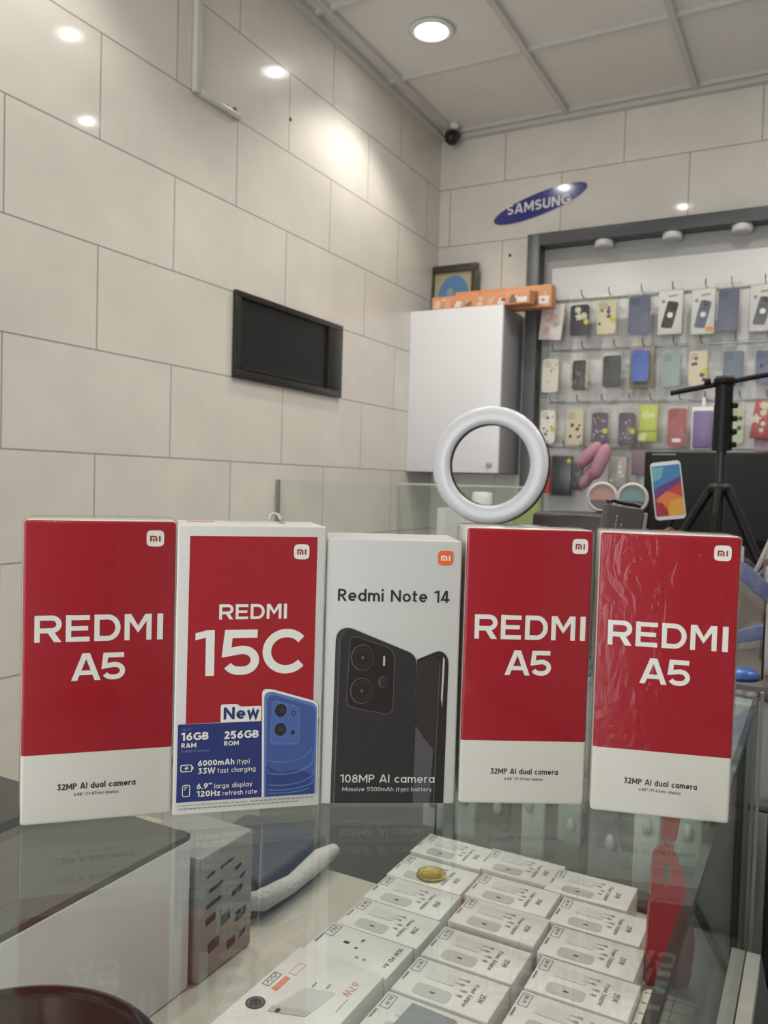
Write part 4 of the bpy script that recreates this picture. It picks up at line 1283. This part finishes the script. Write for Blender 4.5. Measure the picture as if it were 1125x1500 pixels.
# battery and phone pictograms
f.stroke(round_path([(4.6 * k, 27.5 * k), (11.2 * k, 27.5 * k), (11.2 * k, 31.6 * k), (4.6 * k, 31.6 * k)], 1.0 * k, 3), .55 * k, 0, 0, True)
f.shape([(11.6 * k, 28.7 * k), (12.2 * k, 28.7 * k), (12.2 * k, 30.4 * k), (11.6 * k, 30.4 * k)])
f.shape([(8.6 * k, 31.0 * k), (6.4 * k, 29.3 * k), (7.8 * k, 29.3 * k), (7.2 * k, 28.1 * k), (9.6 * k, 29.9 * k), (8.2 * k, 29.9 * k)])
f.stroke(round_path([(5.9 * k, 12.0 * k), (10.2 * k, 12.0 * k), (10.2 * k, 19.0 * k), (5.9 * k, 19.0 * k)], 1.0 * k, 3), .45 * k, 0, 0, True)
f.stroke([(6.8 * k, 15.8 * k), (8.8 * k, 18.2 * k)], .4 * k); f.stroke([(6.8 * k, 17.4 * k), (7.6 * k, 18.2 * k)], .4 * k)
lay(f, FRONT(-.0006)).build('feature_lettering', [WHITE_INK, mat('faint_ink', (.22, .24, .45), .5)], t)
f = Flat()
text(f, '(1) Supports extra RAM based on available storage space.', 3.2 * k, 46 * k, 5.6 * k, 1.15 * k)
for q in range(14):
    f.shape([((47.5 + 2.9 * q) * k, 5.6 * k), ((49.7 + 2.9 * q) * k, 5.6 * k), ((49.7 + 2.9 * q) * k, 6.3 * k), ((47.5 + 2.9 * q) * k, 6.3 * k)])
for q in range(25):
    f.shape([((3.5 + 3.0 * q) * k, 3.6 * k), ((5.8 + 3.0 * q) * k, 3.6 * k), ((5.8 + 3.0 * q) * k, 4.3 * k), ((3.5 + 3.0 * q) * k, 4.3 * k)])
lay(f, FRONT(-.0003)).build('small_print', GREY_INK, t)
f = Flat()
f.shape([(6 * k, 35 * k), (24 * k, 35 * k), (24 * k, 50 * k), (6 * k, 50 * k)], 0)
f.shape([(30 * k, 40 * k), (58 * k, 40 * k), (58 * k, 42 * k), (30 * k, 42 * k)], 1)
f.shape([(66 * k, 30 * k), (70 * k, 30 * k), (70 * k, 48 * k), (66 * k, 48 * k)], 1)
lay(f, TOP(.1797)).build('top_label', [mat('pink_label', (.62, .36, .36), .5), GREY_INK], t)
MB().tube([(61 * k, 46 * k, 181.0 * k), (61.5 * k, 47 * k, 184 * k), (64 * k, 48 * k, 185.6 * k), (67 * k, 48 * k, 184.6 * k), (68.5 * k, 46 * k, 181.2 * k)], .0010, 8).build('hang_loop', mat('loop_white', (.6, .58, .54), .4), t)

# ---- the Note 14 box
loc, rot = face_frame((-.2778, .4397), 32.5)
t = thing('phone_box', 'white phone box with a picture of two black phones, middle of the row', 'phone box', loc, rot, 'phone boxes on the glass')
box_carton(.0876, .1722, .060, mat('white_card_cool', (.56, .56, .545), .4), t, .0014)
f = Flat()
mi_logo(f, 71.8 * k, 81.8 * k, 156.4 * k, 165.9 * k, 0, 1, 0)
lay(f, FRONT(-.0003)).build('maker_logo', [ORANGE_INK, WHITE_INK], t)
f = Flat()
text(f, 'Redmi Note 14', 8.0 * k, 80.2 * k, 132.2 * k, 7.7 * k, bold=.010)
lay(f, FRONT(-.0003)).build('product_lettering', BLACK_INK, t)
f = Flat()
f.shape(round_path([(60 * k, .8 * k), (80.3 * k, .8 * k), (80.9 * k, 96.5 * k), (75.5 * k, 101.5 * k), (60.2 * k, 95 * k)], [0, 0, 5 * k, 4 * k, 0]), 0, 0)
f.shape([(60.4 * k, .8 * k), (72.8 * k, .8 * k), (74.5 * k, 92 * k), (72 * k, 98 * k), (60.3 * k, 93 * k)], 1, .0004)
f.shape([(60.4 * k, .8 * k), (71 * k, .8 * k), (72.5 * k, 36 * k), (66 * k, 44 * k), (60.6 * k, 52 * k)], 6, .0006)
f.shape([(76.6 * k, 70 * k), (77.6 * k, 64 * k), (78.4 * k, 95 * k), (77.2 * k, 97 * k)], 5, .0004)
f.shape([(73.6 * k, .8 * k), (74.1 * k, .8 * k), (75.4 * k, 94 * k), (75.0 * k, 94 * k)], 7, .0008)
f.shape(round_path([(6.6 * k, .8 * k), (60.3 * k, .8 * k), (59.9 * k, 97.8 * k), (14.5 * k, 115.8 * k), (7.4 * k, 112.0 * k)], [0, 0, 6 * k, 5 * k, 6 * k]), 2, .0010)
f.shape(round_path([(9.6 * k, .8 * k), (60.0 * k, .8 * k), (59.6 * k, 97.4 * k), (15.6 * k, 114.6 * k), (11.0 * k, 109.0 * k)], [0, 0, 6 * k, 4 * k, 5 * k]), 3, .0014)
f.shape([(8.6 * k, .8 * k), (9.1 * k, .8 * k), (10.2 * k, 106 * k), (9.8 * k, 106 * k)], 7, .0016)
mod = round_path([(15.0 * k, 64 * k), (45.6 * k, 58.2 * k), (45.9 * k, 101.5 * k), (16.6 * k, 110.6 * k)], [5 * k, 6 * k, 7 * k, 5 * k])
f.shape(mod, 7, .0017)
cxm = sum(a for a, c in mod) / len(mod); cym = sum(c for a, c in mod) / len(mod)
f.shape([(cxm + (a - cxm) * .978, cym + (c - cym) * .985) for a, c in mod], 4, .0018)
for cy in (95.8, 74.3):
    f.shape(ell(24.8 * k, cy * k, 7.3 * k, 8.4 * k), 7, .0020)
    f.shape(ell(25.0 * k, cy * k, 6.9 * k, 8.0 * k), 4, .0022)
    f.ring(25.0 * k, cy * k, 5.0 * k, .35 * k, 2, .0024, ry=5.8 * k)
    f.shape(ell(25.0 * k, cy * k, .9 * k, 1.1 * k, 12), 7, .0024)
f.shape(rrect(38.3 * k, 39.5 * k, 90.5 * k, 97.0 * k, .5 * k), 5, .0020)
f.shape(ell(38.6 * k, 80.1 * k, 2.9 * k, 3.6 * k), 7, .0020)
f.shape(ell(39.1 * k, 80.1 * k, 2.7 * k, 3.4 * k), 8, .0022)
f.v = [(x, y, z * .18) for x, y, z in f.v]
lay(f, FRONT(-.0003)).build('phone_picture', [mat('print_black', (.02, .017, .018), .35), mat('print_umber', (.035, .026, .027), .3), mat('print_edge', (.045, .043, .045), .35),
                                             mat('print_charcoal', (.026, .024, .026), .35), mat('print_module', (.018, .014, .015), .3), mat('print_glint', (.5, .49, .48), .3), mat('print_haze', (.085, .08, .09), .3), mat('print_line', (.12, .115, .115), .35), BLACK_INK], t)
f = Flat()
text(f, '108MP AI camera', 12.6 * k, 74.0 * k, 14.4 * k, 5.3 * k, bold=.006)
text(f, 'Massive 5500mAh (typ) battery', 14.2 * k, 72.4 * k, 8.8 * k, 2.7 * k)
lay(f, FRONT(-.0009)).build('camera_lettering', mat('silver_ink', (.62, .61, .60), .4), t)

# ------------------------------------------------------------------ charger boxes on the shelf
CHW = mat('charger_card', (0.70, 0.69, 0.66), 0.42)
CHG = mat('charger_grey', (0.48, 0.475, 0.45), 0.4)
STAMP = mat('stamp_ink', (0.13, 0.13, 0.20), .5)
CZ = ZS + .0006
BD, BW, BH = .0560, .0895, .0300


def make_charger():
    t = thing('charger_box', 'x', 'charger box', (0, 0, CZ), group='white power adapter boxes in the showcase')
    MB().box(-BW / 2, BW / 2, 0, BD, 0, BH).build('carton', CHW, t, bevel=.0008)
    z = BH + .0002
    f = Flat()
    f.shape(rrect(-.028, .006, .004, .021, .005), 0)
    f.shape(rrect(-.013, -.008, .0115, .0135, .0008), 1, .0002)
    f.shape(rrect(-.026, .002, .030, .046, .002), 2, .0001)
    for (x, y, w) in ((-.002, .036, .012), (.001, .043, .011), (.008, .028, .007), (.008, .020, .006)):
        f.shape([(x, y), (x + w, y), (x + w, y + .0012), (x, y + .0012)], 0, .0002)
        f.shape([(x + w - .004, y - .0006), (x + w, y - .0006), (x + w, y + .0018), (x + w - .004, y + .0018)], 3, .0003)
    lay(f, TOP(z)).build('adapter_picture', [CHG, BLACK_INK, mat('charger_pale', (.60, .59, .565), .4), GREY_INK], t)
    # type runs towards the camera: text right = -Y, text up = +X
    MT = Matrix(((0, 1, 0, 0), (-1, 0, 0, 0), (0, 0, 1, z), (0, 0, 0, 1)))
    f = Flat()
    text(f, 'Power Adapter', -.0430, -.0085, .0175, .0046)
    text(f, '25W', -.0330, -.0205, .0270, .0052, bold=.01)
    text(f, 'SAMSUNG', -.030, -.017, -.0430, .0022, bold=.02)
    lay(f, MT).build('lettering', mat('charger_ink', (.10, .10, .10), .5), t)
    f = Flat()
    f.stroke([(-.0520, -.0420), (-.0340, -.0420), (-.0340, -.0335), (-.0520, -.0335)], .0007, 0, 0, True)
    f.stroke([(-.0500, -.0400), (-.0490, -.0360), (-.0475, -.0395), (-.0460, -.0365), (-.0450, -.0395)], .0007, 0)
    f.stroke([(-.0430, -.0395), (-.0415, -.0360), (-.0400, -.0390), (-.0385, -.0360)], .0007, 0)
    lay(f, MT).build('price_stamp', STAMP, t)
    return t


GRID = [
    (-.373, .8665, 'white power adapter box in the back left corner of the showcase'),
    (-.370, .8005, 'white power adapter box in the left column under the gold coin'),
    (-.368, .7430, 'white power adapter box in the left column directly in front of the coin box'),
    (-.3655, .6855, 'white power adapter box in the left column directly behind the 35W box'),
    (-.2900, .8705, 'white power adapter box at the back of the middle column'),
    (-.2770, .8045, 'white power adapter box second from the back in the middle column'),
    (-.2710, .7475, 'white power adapter box third from the back in the middle column'),
    (-.2690, .6800, 'white power adapter box fourth from the back in the middle column'),
    (-.2690, .6200, 'white power adapter box fifth from the back in the middle column, behind the grey card'),
    (-.2690, .5600, 'white power adapter box in the middle column under the grey card'),
    (-.2070, .8625, 'white power adapter box at the back of the right column'),
    (-.1825, .8000, 'white power adapter box second from the back in the right column'),
    (-.1760, .7405, 'white power adapter box third from the back in the right column'),
    (-.1690, .6815, 'white power adapter box fourth from the back in the right column'),
    (-.1690, .6220, 'white power adapter box at the front of the right column, at the lower photo edge'),
]
proto = make_charger()
for i, (x, y, lab) in enumerate(GRID):
    t = proto if i == 0 else copy_tree(proto)
    t.location = (x, y, CZ)
    t['label'] = lab

MT = lambda z: Matrix(((0, 1, 0, 0), (-1, 0, 0, 0), (0, 0, 1, z), (0, 0, 0, 1)))
t = thing('charger_box', 'white 35W adapter box with dark sockets behind the orange marked box', 'charger box', (-.3680, .6285, CZ))
MB().box(-BW / 2, BW / 2, 0, BD, 0, BH).build('carton', CHW, t, bevel=.0008)
f = Flat()
f.shape(rrect(-.018, -.012, .030, .034, .0008), 0); f.shape(rrect(-.004, -.0005, .027, .0295, .0008), 0)
f.stroke([(-.002, .046), (-.004, .042), (-.001, .043), (-.003, .039)], .0008, 0)
f.shape(rrect(.004, .0075, .014, .017, .0006), 1); f.shape(rrect(.012, .0155, .014, .017, .0006), 1)
lay(f, TOP(BH + .0002)).build('socket_picture', [BLACK_INK, GREY_INK], t)
f = Flat()
text(f, '35W PD Ac', -.050, -.014, .0330, .0046, bold=.012)
text(f, 'SAMSUNG', -.034, -.018, -.0430, .0026, bold=.02)
lay(f, MT(BH + .0002)).build('lettering', BLACK_INK, t)
f = Flat()
f.stroke([(-.0520, -.0420), (-.0340, -.0420), (-.0340, -.0325), (-.0520, -.0325)], .0009, 0, 0, True)
f.stroke([(-.0500, -.0400), (-.0480, -.0350), (-.0460, -.0400), (-.0440, -.0350), (-.0420, -.0400), (-.0390, -.0350)], .0008, 0)
lay(f, MT(BH + .0002)).build('price_stamp', STAMP, t)

t = thing('charger_box', 'larger white 67W adapter box with orange logo and black round badge at the front left', 'charger box', (-.3695, .500, CZ))
h67 = .033
MB().box(-.0450, .0450, 0, .127, 0, h67).build('carton', mat('charger_white', (.72, .71, .68), .4), t, bevel=.0008)
z = h67 + .0002
f = Flat()
mi_logo(f, .018, .034, .012, .028, 0, 1, 0)
f.v = [(x, y, q) for x, y, q in f.v]
lay(f, TOP(z)).build('maker_logo', [ORANGE_INK, WHITE_INK], t)
f = Flat()
f.shape(ell(-.030, .040, .0085, .0085, 30), 0)
f.ring(-.030, .040, .006, .0006, 1, .0002)
lay(f, TOP(z)).build('round_badge', [BLACK_INK, GREY_INK], t)
f = Flat()
f.shape(round_path([(-.016, .036), (.016, .046), (.022, .086), (-.006, .078)], .005), 0)
f.shape(round_path([(-.0155, .036), (.016, .046), (.0165, .054), (-.0155, .045)], .002), 1, .0002)
f.shape(rrect(-.010, -.006, .0385, .0435, .0008), 2, .0004)
for a, c in ((-.002, .082), (.010, .086)):
    f.shape([(a, c), (a + .0015, c), (a + .0015, c + .007), (a, c + .007)], 3, .0002)
lay(f, TOP(z)).build('adapter_picture', [mat('picture_light', (.56, .555, .54), .4), mat('picture_shade', (.46, .455, .44), .4), BLACK_INK, GREY_INK], t)
f = Flat()
text(f, '67W', -.107, -.086, .026, .0075)
for q in range(5):
    f.shape([(-.083 + .004 * q, .0335), (-.080 + .004 * q, .0335), (-.080 + .004 * q, .0345), (-.083 + .004 * q, .0345)], 0)
f.shape([(-.083, -.030), (-.062, -.030), (-.062, -.024), (-.083, -.024)], 0)
f.stroke([(-.106, -.030), (-.088, -.030), (-.088, -.023), (-.106, -.023)], .0005, 0, 0, True)
lay(f, MT(z)).build('wattage_lettering', mat('wattage_ink', (.68, .22, .12), .45), t)
f = Flat()
f.stroke([(-.083, -.041), (-.064, -.041), (-.064, -.034), (-.083, -.034)], .0009, 0, 0, True)
f.stroke([(-.081, -.0395), (-.078, -.036), (-.075, -.0395), (-.072, -.036), (-.069, -.0395), (-.066, -.036)], .0008, 0)
lay(f, MT(z)).build('price_stamp', STAMP, t)

t = thing('gold_coin', 'round gold coin lying on a white adapter box in the left column', 'coin', (-.3695, .8235, CZ + BH + .0006))
MB().lathe([(0, .0016), (.0135, .0016), (.0145, .0022), (.0165, .0022), (.0165, 0), (0, 0)], 40).build('disc', mat('coin_gold', (.42, .33, .10), .35, metal=.85, bump=.8, bscale=350), t)
tag(MB().prism(rrect(-.021, .021, -.018, .018, .002), 0, .003).build('grey_card', mat('card_grey', (.20, .22, .24), .45), loc=(-.266, .588, CZ + BH + .0006), rot=(0, 0, -.05)), 'grey square card lying on a white adapter box at the lower photo edge', 'card')

t = thing('white_adapter', 'white grooved travel adapter lying at the right side of the showcase shelf', 'adapter', (-.1005, .700, CZ))
b = MB().box(-.024, .024, -.052, .052, 0, .024)
b.build('body', mat('adapter_white', (.66, .64, .58), .4), t, bevel=.007, seg=3)
b = MB()
for q in range(6):
    b.box(-.020, .020, -.040 + q * .016, -.0393 + q * .016, .0236, .02425)
b.box(-.002, -.001, -.045, .045, .0236, .02445); b.box(.004, .005, -.045, .045, .0236, .02445)
b.build('grooves', mat('groove_grey', (.20, .19, .18), .5), t)

# red cut-out plate standing at the right of the shelf
t = thing('red_stand', 'dark red openwork stand with oval holes at the right of the shelf', 'stand', (-.113, .800, CZ), (0, 0, .45))
RED_P = mat('red_plastic', (.28, .022, .03), .35)


def with_hole(outer, hole, y0, y1):
    """prism ring between two loops with equal point counts"""
    n = len(outer)
    vs = [(a, y0, c) for a, c in outer] + [(a, y0, c) for a, c in hole] + [(a, y1, c) for a, c in outer] + [(a, y1, c) for a, c in hole]
    fs = []
    for i in range(n):
        j = (i + 1) % n
        fs += [(i, j, n + j, n + i), (2 * n + j, 2 * n + i, 3 * n + i, 3 * n + j), (j, i, 2 * n + i, 2 * n + j), (n + i, n + j, 3 * n + j, 3 * n + i)]
    return vs, fs


def resample(pts, n):
    P = [Vector(p) for p in pts]
    L = [0]
    for i in range(len(P)):
        L.append(L[-1] + (P[(i + 1) % len(P)] - P[i]).length)
    out = []
    for q in range(n):
        s = L[-1] * q / n
        i = max(a for a in range(len(P)) if L[a] <= s)
        tt = (s - L[i]) / max(1e-9, L[i + 1] - L[i])
        out.append(tuple(P[i].lerp(P[(i + 1) % len(P)], tt)))
    return out


lo = round_path([(.022, .0), (.026, .045), (.018, .085), (-.018, .085), (-.020, .0)], .006)
ho = ell(.012, .052, .0065, .014, 40)
start = min(range(40), key=lambda i: (Vector(ho[i]) - Vector(resample(lo, 40)[0])).length)
ho = ho[start:] + ho[:start]
vs, fs = with_hole(resample(lo, 40), ho, -.003, .003)
MB().add(vs, fs).build('lower_plate', RED_P, t)
lo = round_path([(.018, .0855), (.006, .128), (-.006, .14), (-.016, .128), (-.018, .0855)], .005)
ho = ell(-.003, .108, .0042, .012, 40)
start = min(range(40), key=lambda i: (Vector(ho[i]) - Vector(resample(lo, 40)[0])).length)
ho = ho[start:] + ho[:start]
vs, fs = with_hole(resample(lo, 40), ho, -.003, .003)
MB().add(vs, fs).build('middle_plate', RED_P, t)
MB().prism(round_path([(-.009, .1405), (.004, .1405), (.012, .195), (-.004, .195)], .003), -.003, .003, M=Matrix.Rotation(math.pi / 2, 4, 'X')).build('top_plate', RED_P, t)

# hanging packets behind the back pane of the showcase
GP = [mat('packet_pale', (.60, .64, .60), .4), mat('packet_green', (.38, .46, .42), .4), mat('packet_grey', (.12, .135, .13), .4)]
rd = random.Random(11)
t = thing('peg_bar', 'dark peg bar on the front of the service counter behind the showcase', 'peg bar', (0, 1.125, -.400))
MB().tube([(-.56, 0, 0), (.0, 0, 0)], .004, 8).build('bar', DARK_PLASTIC, t)
for x in (-.55, -.01):
    MB().box(x - .004, x + .004, .0045, .0345, -.004, .004).build('bracket', DARK_PLASTIC, t)
ORD = ['first', 'second', 'third', 'fourth', 'fifth', 'sixth', 'seventh', 'eighth', 'ninth']
for i in range(9):
    x = -.50 + .052 * i
    h = rd.uniform(.085, .16)
    q = thing('hanging_packet', 'pale hanging packet behind the showcase glass, %s from the left on the peg bar' % ORD[i], 'packet', (x, 1.116, -.4045), group='packets behind the showcase')
    MB().box(-.017, .017, -.006, .006, -h, -.012).build('packet', GP[i % 3], q, bevel=.004)
    MB().lathe([(0, -.012), (.005, -.010), (.007, -.002), (.004, .008), (0, .010)], 12, M=Matrix.Translation((rd.uniform(-.006, .006), -.009, -rd.uniform(.035, .075)))).build('bud', mat('bud_pale', (.42, .44, .41), .4), q)
    MB().box(-.004, .004, -.001, .001, -.0125, .004).build('hang_tab', WHITE_PLASTIC, q)
